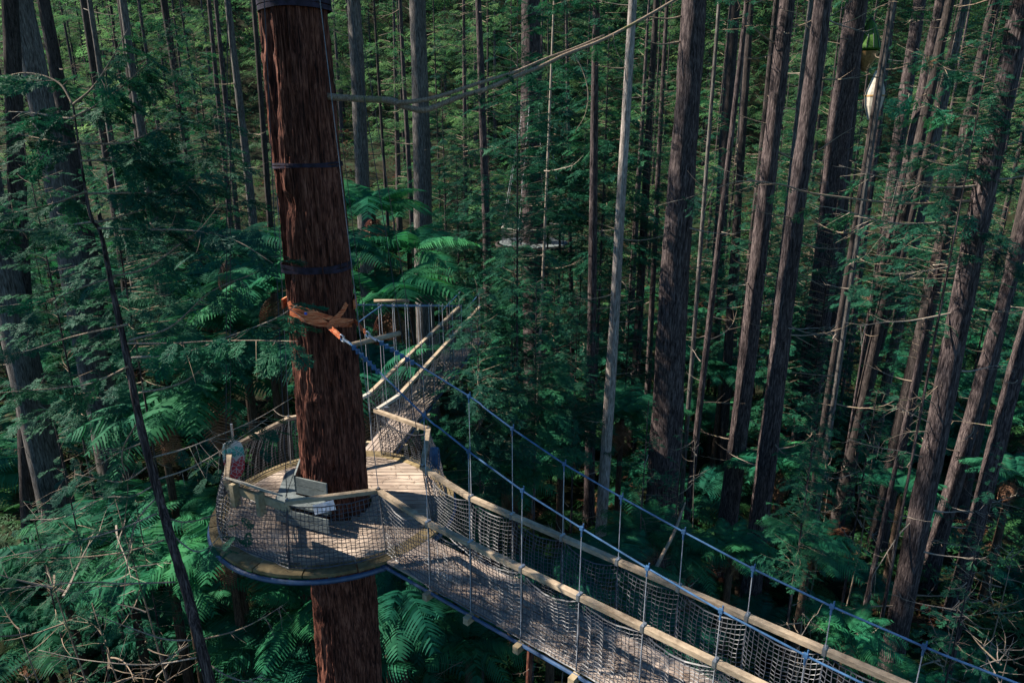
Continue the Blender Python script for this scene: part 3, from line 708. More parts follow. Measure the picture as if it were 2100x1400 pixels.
# ------------------------------------------------------------------ tree ferns
FT = [trunk_mesh('trunk', 6, .13+.02*i, .10, 10, .4, M['fern_stem'], .02, 400+i) for i in range(3)]
FERNS = []
def fern(x, y, zc, s, label, group, near, dead=True):
    g = gz(x, y)-.2; h = max(.4, zc-g)
    root = rooted('tree_fern', (x, y, g), label, 'tree fern', group)
    inst(rnd.choice(FT), 'trunk', root, scale=(1, 1, h/6))
    inst(rnd.choice(F_NEAR if near else F_FAR), 'fronds', root, (0, 0, h), (rnd.gauss(0, .08), rnd.gauss(0, .08), rnd.uniform(0, 6.28)), s)
    if near and rnd.random() < .55: inst(rnd.choice(F_DEAD), 'dead_fronds', root, (0, 0, h-.05), (0, 0, rnd.uniform(0, 6.28)), s*.9)
    FERNS.append((x, y))
NAMED_F = [
 (475, 520, 23, 1.15, 'large blue green tree fern on a slim dark stem left of the big redwood'),
 (765, 440, 30, 1.45, 'umbrella shaped tree fern right behind the upper part of the big redwood'),
 (560, 760, 17.5, 1.15, 'tree fern with sunlit white fronds touching the left edge of the big redwood'),
 (765, 790, 18, 1.2, 'bright yellow green tree fern between the big redwood and the rear footbridge'),
 (420, 600, 25, 1.4, 'broad tree fern in the gap left of the blue green one'),
 (560, 600, 20, 1.1, 'tree fern peeping out at the left edge of the big redwood above the sling level'),
 (700, 520, 26, 1.2, 'tree fern half hidden by the right edge of the big redwood'),
 (840, 520, 27, 1.2, 'tree fern at the foot of the stout fluted trunk'),
 (440, 790, 19, 1.3, 'wide tree fern left of the deck rail'),
 (500, 680, 22, 1.3, 'tree fern above and behind the left deck rail'),
 (800, 620, 24, 1.5, 'tree fern with layered fronds behind the rear footbridge ropes'),
 (330, 860, 18, 1.0, 'tree fern partly behind the leaning young tree'),
 (250, 1110, 17, 1.1, 'shaded tree fern low on the left beside the leaning young tree'),
 (350, 1180, 15.5, .9, 'pale tipped tree fern left of the round deck'),
 (470, 1120, 15.5, .9, 'dark tree fern tucked under the left rim of the deck'),
 (625, 1240, 15.5, .95, 'tree fern left of the trunk foot below the deck'),
 (820, 1215, 15.5, 1.0, 'tree fern right of the trunk foot below the deck'),
 (700, 1400, 14.5, 1.0, 'tree fern at the bottom edge under the deck'),
 (560, 1350, 15, 1.0, 'tree fern at the bottom edge left of the trunk foot'),
 (960, 1320, 15.5, .75, 'small tree fern under the bridge bearers'),
 (1050, 975, 21, 1.0, 'sunlit tree fern seen between the two front cables'),
 (1275, 860, 27, 1.2, 'broad dark tree fern right of the pale slender trunk'),
 (1150, 900, 24, 1.0, 'tree fern left of the pale slender trunk'),
 (1325, 1110, 19, .8, 'tree fern with one upright frond above the far handrail'),
 (1420, 1130, 18, 0.68, 'tree fern behind the far handrail between two dark trunks'),
 (1500, 1130, 17.5, 0.68, 'tree fern with long fronds at the foot of the tall pair'),
 (1660, 1120, 19, 0.72, 'bright green tree fern behind the sapling above the cable'),
 (1480, 760, 34, 1.0, 'lit tree fern in the gap right of the thick dark trunk'),
 (1850, 1010, 24, 0.72, 'tree fern in front of the weathered trunk foot'),
 (2075, 980, 24, 0.79, 'sunlit tree fern at the right edge'),
 (1600, 960, 26, 1.0, 'tree fern behind the sunlit banded trunk'),
 (1250, 1180, 16, .9, 'green lit tree fern seen through the far netting of the bridge'),
 (1130, 1210, 15, .8, 'leafy tree fern just behind the bridge netting'),
 (1350, 1330, 14.5, .9, 'tree fern below the bridge seen through the netting'),
 (120, 1150, 17, 1.0, 'tree fern under the tangled twigs at far left'),
 (1740, 1300, 16, 0.65, 'tree fern between the bridge handrail and weathered trunk'),
]
for px, py, y, s, lab in NAMED_F:
    p = at_y(px, py, y); fern(p.x, y, p.z, s, lab, None, y < 35)
def more_ferns():
    n = 0; tries = 0
    while n < 262 and tries < 30000:
        tries += 1
        y = 14+58*rnd.random()**1.1; x = rnd.uniform(-.8*y-2, .8*y+2)
        if x > -.2*y and rnd.random() < .5: continue
        if any((x-a)**2+(y-b)**2 < 1.65**2 for a, b in FERNS) or any((x-a)**2+(y-b)**2 < 1.0 for a, b in TREES): continue
        h = rnd.uniform(.8, 4.6) if x < 2 else rnd.uniform(.6, 2.8)
        zone = 'on the left bank' if x/y < -.28 else ('on the middle valley floor' if x/y < .22 else 'on the right valley floor')
        d = 'nearer' if y < 30 else 'more distant'
        fern(x, y, gz(x, y)+h, rnd.uniform(.85, 1.25)*(.75 if x > 2 and y < 30 else 1), f'one of the {d} crowded green tree ferns {zone}', f'{d} tree ferns {zone}', y < 24); n += 1
more_ferns()

def mid_young():
    n = 0; t = 0
    while n < 46 and t < 9000:
        t += 1
        y = rnd.uniform(30, 62); x = rnd.uniform(-.8*y, .8*y)
        if any((x-a)**2+(y-b)**2 < 3.0 for a, b in TREES) or (-.48 < x/y < -.12 and y < 52): continue
        side = 'left' if x/y < -.28 else ('middle' if x/y < .22 else 'right'); n += 1
        z0 = gz(x, y)-.2; s = rnd.uniform(.7, 1.35)
        root = rooted('young_conifer', (x, y, z0), f'bushy understorey conifer among the {side} ranks of trunks', 'young tree', f'understorey conifers in the {side} of the forest', rnd.uniform(0, 6.28))
        inst(PROTO[3], 'trunk', root, scale=(.35*s, .35*s, 12*s*1.25/34))
        inst(rnd.choice(C_YOUNG), 'crown', root, (0, 0, 12*s*.25), scale=s); TREES.append((x, y))
mid_young()

for k in range(5):   # unseen young trees added left of the view to shade the low ferns
    y = 7+k*2.1; x = -.80*y-6.5-rnd.uniform(0, 3)
    root = rooted('young_conifer', (x, y, gz(x, y)-.2), 'dense young conifer added out of the picture to shade the low ferns', 'young tree', 'unseen young conifers added for shade', rnd.uniform(0, 6.28))
    inst(PROTO[3], 'trunk', root, scale=(.5, .5, .42)); inst(rnd.choice(C_DENSE), 'crown', root, scale=rnd.uniform(1.05, 1.3))
# dead, twiggy shrubs
def snag(label, px, py, y, n, s, pale):
    p = at_y(px, py, y); z0 = min(p.z, gz(p.x, y)+6); g = gz(p.x, y)-.1
    root = rooted('dead_shrub', (p.x, y, g), label, 'dead shrub', 'bare twiggy shrubs in the undergrowth')
    h = max(1.0, p.z-g)
    MB().tube(smooth_curve([Vector((0, 0, 0)), Vector((.1*h*.3, .05, h*.5)), Vector((.05, -.1, h))], 12), np.linspace(.035, .010, 13), 5).obj('stem', M['twig'], root, True)
    for k in range(n):
        z = h*rnd.uniform(.45, 1.0); inst(rnd.choice([STUB[4], STUB[2], STUB[0]] if k % 3 else [STUB[1], STUB[5]]), 'branch', root, (.02*h*.3, 0, z), (rnd.uniform(-1, 1), rnd.uniform(-.8, .35), rnd.uniform(0, 6.28)), s*rnd.uniform(.5, 1.1))
for a in [
    ('pale tangled dead shrub below the leaning young tree at far left', 90, 1130, 11.5, 16, .85, 1), ('dead shrub with curling white twigs left of the leaning stem', 235, 1010, 12.5, 16, .75, 1),
    ('low dead shrub in the bottom left corner', 40, 1280, 11, 14, .8, 0), ('bare shrub between the leaning stem and the deck', 190, 1230, 12, 14, .7, 0),
    ('brittle brown shrub behind the far handrail', 1400, 1180, 17.5, 14, .7, 0), ('forked pale dead sapling in front of the thick dark trunk foot', 1420, 900, 19, 12, .6, 1),
    ('sunlit bare shrub left of the weathered trunk', 1790, 880, 22, 16, .8, 1), ('grey brown tangle right of the weathered trunk foot', 1960, 1230, 18, 18, .9, 0),
    ('bare tangle in the lower right corner', 2060, 1330, 15, 16, .8, 0), ('twiggy shrub in shade under the right edge trunks', 2070, 1130, 19, 14, .8, 0),
    ('dead shrub beside the slim grey stem', 1700, 930, 24, 14, .8, 1), ('bare shrub above the far handrail near the lower right', 1640, 1250, 15.5, 12, .6, 0),
    ('dead shrub in the dark gap right of the pale slender trunk', 1310, 1010, 19, 12, .6, 0), ('small bare shrub under the front cables', 1150, 1010, 18, 12, .6, 0),
]: snag(*a)
# ------------------------------------------------------------------ the big redwood and its platform
ZP = CAMZ-6.63; ZR = ZP+1.1
TX, TY = -3.29, 11.35
CC = Vector((TX, TY, 0))
z0m = gz(TX, TY)-.4
main = rooted('redwood_tree', (TX, TY, z0m), 'huge red barked redwood rising through the round timber deck', 'tree')
def main_trunk():
    zt = 34.0; h = zt-z0m
    seg, dz = 300, .035
    zs = np.concatenate([np.arange(0, 7-z0m, .12), np.arange(7-z0m, 23-z0m, dz), np.arange(23-z0m, h, .3)])
    th = np.linspace(0, 2*math.pi, seg, endpoint=False); Z, TH = np.meshgrid(zs, th, indexing='ij')
    u = TH/(2*math.pi); zw = Z+z0m
    base = np.interp(zw, [0, 2, 5, 10, ZP, 17, 20, 23, 34], [.95, .74, .66, .61, .565, .53, .49, .47, .36])
    a1 = Noise2(9, 64, 1); a2 = Noise2(34, 256, 2); a3 = Noise2(80, 512, 3); a4 = Noise2(220, 2048, 4); a5 = Noise2(16, 128, 9)
    warp = (a5((u*16), Z*.8)-.5)*.035+(a1(u*9, Z*.25)-.5)*.05
    uu = (u+warp) % 1
    r1 = 1-np.abs(2*a2(uu*34, Z*.8)-1); r2 = 1-np.abs(2*a3(uu*80, Z*2.6)-1); r3 = a4(uu*220, Z*9)
    rad = base*(1+.07*(a1(u*9, Z*.3)-.5))+.060*(r1-.55)+.042*(r2-.5)+.020*(r3-.5)
    for (ka, kz, kw, kd) in [(-1.35, ZP+.95, .07, -.07), (-1.75, ZP+.75, .10, .04), (-1.7, ZP+2.3, .07, .03), (-2.1, 18.9, .22, -.09), (-2.25, 17.8, .16, -.05), (-1.2, 15.9, .06, -.03)]:
        dth = (TH-ka+math.pi) % (2*math.pi)-math.pi
        rad = rad+kd*np.exp(-((zw-kz)/kw)**2-(dth*.55/kw)**2)
    # old fire-dark groove on the left face
    dth = (TH+2.35+.12*np.sin(Z*1.1)+math.pi) % (2*math.pi)-math.pi
    rad = rad-.09*np.exp(-(dth/.13)**2)*np.clip((zw-17.0)/1.2, 0, 1)
    X = rad*np.cos(TH)+.02*np.sin(Z*.5)[...]; Y = rad*np.sin(TH)
    V = np.stack([X, Y, Z], -1).reshape(-1, 3); nz = len(zs)-1
    i = np.arange(nz)[:, None]*seg; j = np.arange(seg)[None]
    q = np.stack([i+j, i+(j+1) % seg, i+seg+(j+1) % seg, i+seg+j], -1).reshape(-1, 4)
    MB().add(V, q).obj('trunk', M['bark_red'], main, True)
main_trunk()
inst(C_HIGH[0], 'crown', main, (0, 0, 24.5-z0m), (0, 0, 1), 1.15)
TREES.append((TX, TY))
yb = 11.0
px_branch(main, yb, [(640, 186), (672, 198), (760, 204), (800, 206), (835, 220), (868, 226), (895, 218), (945, 198), (1000, 182), (1060, 156), (1110, 136), (1160, 112), (1240, 80), (1330, 32), (1400, -10), (1480, -60)],
          .062, .020, mat_='twig', dys=[.3, .25, .05, -.15, -.25, -.2, -.1, 0, .1, .3, .4, .5, .7, .9, 1.1, 1.3], n=60, foliage=3, fs=.32, twigs=0, ftip=.3, tpl=SPR_HI)
px_branch(main, yb, [(812, 211), (850, 208), (900, 198), (960, 178), (1010, 162), (1060, 146), (1120, 120), (1180, 98), (1240, 72)],   .040, .014, dys=[-.3, -.25, -.1, 0, .15, .3, .45, .6, .75], n=30, foliage=2, fs=.25)
px_branch(main, yb, [(1178, 113), (1195, 145), (1206, 190), (1200, 235), (1180, 270)], .010, .004, dys=[.55]*5, foliage=0)
px_branch(main, yb, [(1258, 70), (1262, 100), (1285, 140)], .009, .003, dys=[.7]*3)

# straps round the trunk
def trunk_pt(px, py, extra=.04):
    d = ray(px, py); rr = .56+extra
    for _ in range(3):
        a = d.x*d.x+d.y*d.y; b = -2*(d.x*TX+d.y*TY); c = TX*TX+TY*TY-rr*rr; disc = b*b-4*a*c
        t = (-b-math.sqrt(disc))/(2*a) if disc > 0 else -b/(2*a)
        z = CAMZ+d.z*t; rr = float(np.interp(z, [10, ZP, 17, 20, 23], [.61, .565, .53, .49, .47]))+extra
    p = Vector((d.x*t, d.y*t, z)); n = Vector((p.x-TX, p.y-TY, 0)).normalized()
    return p, n
def band(name, label, z, w, r, m, tilt=0.0, kind='strap', n=2, cat='strap'):
    root = rooted(name, (TX, TY, z), label, cat)
    for k in range(n):
        pts = []; nr = []
        for i in range(49):
            a = 2*math.pi*i/48; nn = Vector((math.cos(a), math.sin(a), 0)); wob = .008*math.sin(a*3+k*2)
            pts.append(Vector((0, 0, (k-(n-1)/2)*w*1.05+tilt*math.cos(a)+wob))+nn*(r+.008*math.sin(7*a+k))); nr.append(nn)
        MB().ribbon(pts, nr, w, .012).obj('webbing', m, root)
    return root
band('trunk_strap', 'thin purplish strap round the redwood above the black double strap', at_y(630, 340, TY-.5).z, .035, .535, M['strap_dark'], .01)
band('trunk_strap', 'black double strap round the redwood just above the orange sling', at_y(650, 556, TY-.55).z, .06, .555, M['strap_dark'], 0)
band('trunk_strap', 'dark strap round the redwood at the top edge of the picture', at_y(605, 2, TY-.5).z, .07, .53, M['strap_dark'], .02)
sl = rooted('lifting_sling', (TX, TY, at_y(660, 650, TY-.55).z), 'orange woven sling crossed round the redwood holding both front cables', 'sling')
SL0 = Vector(sl.location)
def sling_path(px, tail=None, w=.075, ex=.05):
    P = []; Nn = []
    for a in smooth_curve([Vector((x, y, 0)) for x, y in px], 20):
        p, n = trunk_pt(a.x, a.y, ex); P.append(p-SL0); Nn.append(n)
    if tail:
        p0 = P[-1]
        for f in (.5, 1.0):
            P.append(p0.lerp(Vector(tail)-SL0, f)); Nn.append(Nn[-1])
    MB().ribbon(P, Nn, w, .018).obj('webbing', M['sling'], sl)
E1 = at_y(697, 690, 10.25); E2 = at_y(750, 683, 10.45)
sling_path([(594, 628), (625, 642), (660, 658), (682, 674)], E1, .085, .05)
sling_path([(596, 640), (630, 656), (665, 664), (720, 664)], None, .10, .035)
sling_path([(600, 628), (640, 640), (690, 655), (727, 658)], E2, .08, .06)
sling_path([(710, 622), (700, 640), (685, 655), (673, 668)], E1, .085, .075)
sling_path([(594, 618), (598, 628), (606, 634)], None, .11, .04)
# hidden turn behind the trunk
P = []; Nn = []
for i in range(25):
    a = -.15+i/24*(math.pi+.3); nn = Vector((math.cos(a), math.sin(a), 0)); P.append(nn*.60+Vector((0, 0, .1))); Nn.append(nn)
MB().ribbon(P, Nn, .16, .03).obj('webbing', M['sling'], sl)
p, n = trunk_pt(627, 643, .085)
MB().box(p-SL0, Vector((-n.y, n.x, 0))*.022, n*.006, (0, 0, .018)).obj('tag', M['blue_tag'], sl)
for E in (E1, E2):
    q = E-SL0; mb = MB(); d = Vector((.75, -.55, -.3)).normalized()
    ring = [q+d*.05+(d*math.cos(a)+Vector((0, 0, 1))*math.sin(a))*.05 for a in np.linspace(0, 2*math.pi, 13)]
    mb.tube(ring, .012, 6); mb.tube([q+d*.08, q+d*.26], .022, 8)
    mb.tube([q+d*.10+Vector((.0, .0, -.05)), q+d*.10+Vector((0, 0, .05))], .013, 6)
    mb.obj('shackle', M['metal'], sl)

# ---- platform
plat = rooted('treetop_platform', (TX, TY, ZP), 'round timber deck with octagonal handrail and rope netting built round the redwood', 'platform')
RD = 2.2
def deck_disc():
    mb = MB(); w = .14; ri = 2.0
    y = -ri+w/2
    while y < ri:
        hw = math.sqrt(max(0, ri*ri-y*y)); yy = min(abs(y)+w/2, ri-.001); hw = math.sqrt(ri*ri-yy*yy)+.06
        segs = [(-hw, hw)]
        if abs(y) < .66:
            c = math.sqrt(.66**2-y*y)
            segs = [(-hw, -c), (c, hw)]
        for a, b in segs:
            mb.box(((a+b)/2, y, -.02+rnd.uniform(-.003, .003)), ((b-a)/2, 0, 0), (0, w/2-.009, 0), (0, 0, .02))
        y += w
    mb.obj('deck', M['deck'], plat)
    mb = MB(); n = 16
    for i in range(n):     # rim of curved boards
        a0, a1 = 2*math.pi*i/n+.006, 2*math.pi*(i+1)/n-.006; V = []; Q = []; k = 5
        for j in range(k+1):
            a = a0+(a1-a0)*j/k; c, s = math.cos(a), math.sin(a)
            for r_, z in ((1.93, .004), (RD, .004), (RD, -.05), (1.93, -.05)): V.append((r_*c, r_*s, z))
        for j in range(k):
            for e in range(4): Q.append((j*4+e, j*4+(e+1) % 4, j*4+4+(e+1) % 4, j*4+4+e))
        Q += [(3, 2, 1, 0), (k*4, k*4+1, k*4+2, k*4+3)]
        mb.add(V, Q)
    mb.obj('rim', M['rim'], plat)
    mb = MB(); th = np.linspace(0, 2*math.pi, 97)
    mb.tube([(2.20*math.cos(a), 2.20*math.sin(a), -.125) for a in th], .045, 8, cap=False); mb.obj('ring_pipe', M['pipe'], plat)
    mb = MB()
    for a in np.linspace(0, 2*math.pi, 9)[:-1]+.2:
        c, s = math.cos(a), math.sin(a)
        mb.board((.62*c, .62*s, -.16), (2.15*c, 2.15*s, -.12), .09, .16)
    mb.obj('joists', M['bearer'], plat)
deck_disc()
RV = 1.88
ANG = [219, 263, 307, 338, 28, 76, 131, 178]          # rail corners
def rv(a, r=RV, z=1.1): return Vector((r*math.cos(R(a)), r*math.sin(R(a)), z))
SD = Vector((.78, -.626, 0)).normalized(); SN = Vector((-SD.y, SD.x, 0))          # front bridge axis
def B1(s, n, z=0.0): return SD*s+SN*n+Vector((0, 0, z))     # relative to the platform centre
SD2 = Vector((.175, .985, 0)).normalized(); SN2 = Vector((-SD2.y, SD2.x, 0))
def B2(s, n, z=0.0): return SD2*s+SN2*n+Vector((0, 0, z))
rails = [(rv(178), rv(219)), (rv(219), rv(263)), (rv(263), rv(307)), (rv(338), rv(28)), (rv(28), rv(76)), (rv(131), rv(178)), (rv(131), rv(100, 1.9))]
def handrail(a, b, par, m='rail', w=.085, h=.065, name='handrail'):
    mb = MB(); mb.board(a, b, w, h, ext=.03); return mb.obj(name, M[m], par)
for i, (a, b) in enumerate(rails):
    if i == 1:      # this side carries a lower board on two brackets with a sloping leaning shelf
        handrail(a+Vector((0, 0, -.10)), b+Vector((0, 0, -.10)), plat, 'bearer', .05, .14)
    else: handrail(a, b, plat, 'rail')
def clampbit(p, par, r=.03, m='metal', name='bolt'):
    MB().tube([p+Vector((0, 0, -.05)), p+Vector((0, 0, .06))], r, 6).obj(name, M[m], par)
for a in ANG: clampbit(rv(a), plat, .022)

def netting(par, top, bot, cell=.075, bulge=None, r=.0050, scal=None, name='netting', m='net', diag=False):
    """real cord net between two curves given as point lists (same count of spans); top edge may hang in scallops"""
    top = [Vector(p) for p in top]; bot = [Vector(p) for p in bot]
    def samp(P, u):
        ls = [0]
        for i in range(len(P)-1): ls.append(ls[-1]+(P[i+1]-P[i]).length)
        t = u*ls[-1]
        for i in range(len(P)-1):
            if t <= ls[i+1] or i == len(P)-2:
                f = (t-ls[i])/max(1e-6, ls[i+1]-ls[i]); return P[i].lerp(P[i+1], f), i, f
    L = sum((top[i+1]-top[i]).length for i in range(len(top)-1)); H_ = sum(((a-b).length for a, b in zip(top, bot)))/len(top)
    nu, nv = max(2, int(L/cell)), max(2, int(H_/cell)); G = np.zeros((nu+1, nv+1, 3))
    for i in range(nu+1):
        a, k, f = samp(top, i/nu); b, _, _ = samp(bot, i/nu)
        a = a.copy()
        if scal: a.z -= scal*math.sin(math.pi*f)**.8
        for j in range(nv+1):
            v = j/nv; p = a.lerp(b, v)
            if bulge is not None: p = p+bulge*math.sin(math.pi*v)*(math.sin(math.pi*f)*.6+.4)
            p = p+Vector((math.sin(i*1.7+j*.9), math.cos(i*1.1-j*1.3), math.sin(i*.7+j*2.1)))*cell*.07
            G[i, j] = p
    mb = MB()
    for i in range(nu+1): mb.tube(G[i], r*(1 if 0 < i < nu else 1.8), 3, cap=False)
    for j in range(nv+1): mb.tube(G[:, j], r*(2.0 if j in (0, nv) else 1), 3, cap=False)
    return mb.obj(name, M[m], par)
def arc(a0, a1, r, z, n): return [Vector((r*math.cos(R(a0+(a1-a0)*i/n)), r*math.sin(R(a0+(a1-a0)*i/n)), z)) for i in range(n+1)]
def spans(angs, z=1.03): return [rv(a, RV, z) for a in angs]
dz_ = Vector((0, 0, 0))
netting(plat, [rv(219, 1.9, 1.03), rv(263, 1.9, .98), rv(307, 1.9, 1.05)], [rv(219, 2.0, .03), rv(240, 2.05, .03)*1, rv(307, 2.02, .03)][:1]+arc(241, 307, 2.03, .03, 1), .070, scal=.12) if False else None
netting(plat, [rv(a, 1.9, 1.02) for a in (219, 263)], arc(219, 263, 2.06, .03, 1), .07, scal=.10, bulge=rv(241, .10, .0)*1.0)
def net_seg(a0, a1, scal=.12, r=.0062, b=.10, top_r=1.9):
    A, B = rv(a0, top_r, 1.04), rv(a1, top_r, 1.04); n = 8
    top = [A.lerp(B, i/n) for i in range(n+1)]
    bot = arc(a0, a1, 2.05, .03, n)
    for i in range(1, n): top[i].z -= scal*math.sin(math.pi*i/n)**.7
    netting(plat, top, bot, .063, bulge=rv((a0+a1)/2, b, 0), r=r)
bpy.data.objects.remove(plat.children[-1]) if False else None
net_seg(263, 307, .10); net_seg(178, 219, .06); net_seg(131, 178, .03); net_seg(100, 131, .02)
net_seg(28, 76, .22); net_seg(-22, 28, .12)
# bridge-side wings of net from the deck corners to the first hangers
# ropes holding the deck from high on the trunk
for a in ANG:
    t = Vector((.55*math.cos(R(a)), .55*math.sin(R(a)), 12.0))
    MB().tube([rv(a, RV, 1.12), t], .0065, 5).obj('rope', M['rope_grey' if a in (307, 131) else 'rope_dark'], plat)
    MB().tube([rv(a, RV, 1.08), rv(a, 2.02, .0)], .009, 5).obj('stay', M['rope_dark' if a in (219, 263) else 'metal'], plat)
for s in (3.14,):
    pass

# ---- leaning shelf board on brackets
a, b = rv(219, 1.9, 1.12), rv(263, 1.9, 1.12)
d = (b-a).normalized(); inn = Vector((-d.y, d.x, 0))
lec = rooted('leaning_rail_shelf', (TX+a.x, TY+a.y, ZP), 'sloping timber board on two brackets at the left front of the deck rail', 'shelf')
org = Vector((a.x, a.y, 0)); a_ = a-org; b_ = b-org
sh = MB(); c = a_.lerp(b_, .42)+inn*.09; sh.box(c, d*.46, (inn*.16+Vector((0, 0, -.12))), (inn.cross(d).normalized()*0+Vector((0, 0, .018)))); sh.obj('board', M['rail_grey'], lec)
for f in (.20, .62):
    c = a_.lerp(b_, f)-inn*.05+Vector((0, 0, -.16)); MB().box(c, d*.045, inn*.06, (0, 0, .20)).obj('bracket', M['bearer'], lec)
# ---- bench round the trunk
ben = rooted('tree_bench', (TX, TY, ZP), 'grey hexagonal bench with plank backrests wrapped round the foot of the redwood', 'bench')
def hexp(i, r, z): a = R(248+60*i); return Vector((r*math.cos(a), r*math.sin(a), z))
for i in range(6):
    p0, p1, q0, q1 = hexp(i-.5, .74, .44), hexp(i+.5, .74, .44), hexp(i-.5, 1.12, .44), hexp(i+.5, 1.12, .44)
    if i in (1, 2, 3): continue
    mb = MB()
    for u0, u1 in ((0, .48), (.52, 1)):
        a0, a1, b1, b0 = p0.lerp(q0, u0), p1.lerp(q1, u0), p1.lerp(q1, u1), p0.lerp(q0, u1)
        dn = Vector((0, 0, -.035)); V = [a0, a1, b1, b0, a0+dn, a1+dn, b1+dn, b0+dn]
        mb.add([tuple(v) for v in V], [(0, 1, 2, 3), (7, 6, 5, 4), (0, 4, 5, 1), (1, 5, 6, 2), (2, 6, 7, 3), (3, 7, 4, 0)])
    mb.obj('seat', M['bench'], ben)
    mb = MB()
    for k, z in enumerate((.20, .34)):
        mb.board(q0*1.0+Vector((0, 0, z-.44-.08)), q1+Vector((0, 0, z-.44-.08)), .03, .12)
    mb.obj('apron', M['bench'], ben)
    if i in (0, 5):
        mb = MB()
        for z in (.56, .72):
            u = .10; A_ = p0.lerp(p1, .06)+Vector((0, 0, z-.44)); B_ = p0.lerp(p1, .94)+Vector((0, 0, z-.44))
            mb.board(A_*1.0, B_*1.0, .03, .15)
        mb.obj('backrest', M['bench'], ben)
# small tray hanging on the rail in front
pp = at_z(665, 1040, ZP+.75); root = rooted('white_notice_board', (pp.x, pp.y, pp.z), 'small white board propped on the bench corner behind the front rail', 'board')
MB().box((0, 0, 0), (.16, .05, .02), (-.03, .05, .06), (0, -.006, .006)).obj('panel', M['paper'], root)
MB().box((.0, .03, -.09), (.10, 0, 0), (0, .01, 0), (0, 0, .05)).obj('stand', M['bench'], root)

# ---- picture sign at the left corner of the deck
ps = rv(186, 1.74, 1.0)
sg = rooted('shield_sign', (TX+ps.x, TY+ps.y, ZP+.17), 'rounded sign painted teal above and red below, on the left corner of the deck', 'sign')
def shield():
    out = [(-.25, .30), (-.20, .44), (-.08, .50), (.08, .50), (.20, .44), (.25, .30), (.25, 0), (.22, -.2), (.12, -.36), (0, -.42), (-.12, -.36), (-.22, -.2), (-.25, 0)]
    V = []; 
    for y in (-.012, .012): V += [(x, y, z+.95) for x, z in out]
    n = len(out); mb = MB(); cf = len(V); V += [(0, -.012, .98), (0, .012, .98)]
    T = [((i+1) % n, i, cf)[::-1] for i in range(n)]+[(n+i, n+(i+1) % n, cf+1)[::-1] for i in range(n)]
    Q = [(i, n+i, n+(i+1) % n, (i+1) % n) for i in range(n)]
    return mb.add(V, Q, T)
def sign_mat():
    m, nt, out = mat('sign_paint'); b = princ(nt, out, .4, .4); L = nt.links.new
    tc = nt.nodes.new('ShaderNodeTexCoord'); sp = nt.nodes.new('ShaderNodeSeparateXYZ'); L(tc.outputs['Object'], sp.inputs[0])
    n = N(nt, 'ShaderNodeTexNoise', Scale=9.0, Detail=1.0); L(tc.outputs['Object'], n.inputs['Vector'])
    ad = N(nt, 'ShaderNodeMath', _operation='MULTIPLY_ADD'); L(n.outputs[0], ad.inputs[0]); ad.inputs[1].default_value = .25; L(sp.outputs[2], ad.inputs[2])
    r = ramp(nt, [(.70, (.50, .04, .05)), (.98, (.42, .05, .07)), (1.0, (.55, .6, .6)), (1.03, (.05, .30, .26)), (1.3, (.06, .36, .32)), (1.5, (.5, .5, .5))], ad.outputs[0])
    mr = N(nt, 'ShaderNodeMath', _operation='MULTIPLY'); L(ad.outputs[0], mr.inputs[0]); mr.inputs[1].default_value = .66
    r.inputs[0].default_value = 0; L(mr.outputs[0], r.inputs[0])
    e = r.color_ramp.elements
    for el, p in zip(e, (.30, .74, .77, .80, .92, 1.0)): el.position = p
    v = N(nt, 'ShaderNodeTexVoronoi', Scale=11.0, _feature='DISTANCE_TO_EDGE'); L(tc.outputs['Object'], v.inputs['Vector'])
    rr = ramp(nt, [(.03, (1, 1, 1)), (.06, (0, 0, 0))], v.outputs[0])
    mi = N(nt, 'ShaderNodeMix', _data_type='RGBA'); L(rr.outputs[0], mi.inputs[0]); L(r.outputs[0], mi.inputs[6]); mi.inputs[7].default_value = (.5, .52, .55, 1)
    L(mi.outputs[2], b.inputs['Base Color']); return m
so = shield().obj('panel', sign_mat(), sg); so.rotation_euler = (0, 0, R(20)); so.scale = (.72, 1, .82)
MB().tube([(.02, .03, -.1), (.02, .03, 1.5)], .022, 8).obj('post', M['metal'], sg)
MB().box((-.18, .06, .35), (.03, 0, 0), (0, .03, 0), (0, 0, .55)).obj('timber_post', M['bearer'], sg)

# blue lashing rope on the right corner
bl = rv(5, 1.86, 1.0)
br = rooted('blue_lashing', (TX+bl.x, TY+bl.y, ZP+1.0), 'coil of blue rope lashed to the right corner of the deck rail', 'rope')
mb = MB()
for k in range(5):
    th = np.linspace(0, 2*math.pi, 17); mb.tube([(.03*k-.06+.02*math.cos(t), .05*math.cos(t), -.16+.22*math.sin(t)) for t in th], .013, 5, cap=False)
mb.obj('coil', M['rope_blue'], br)

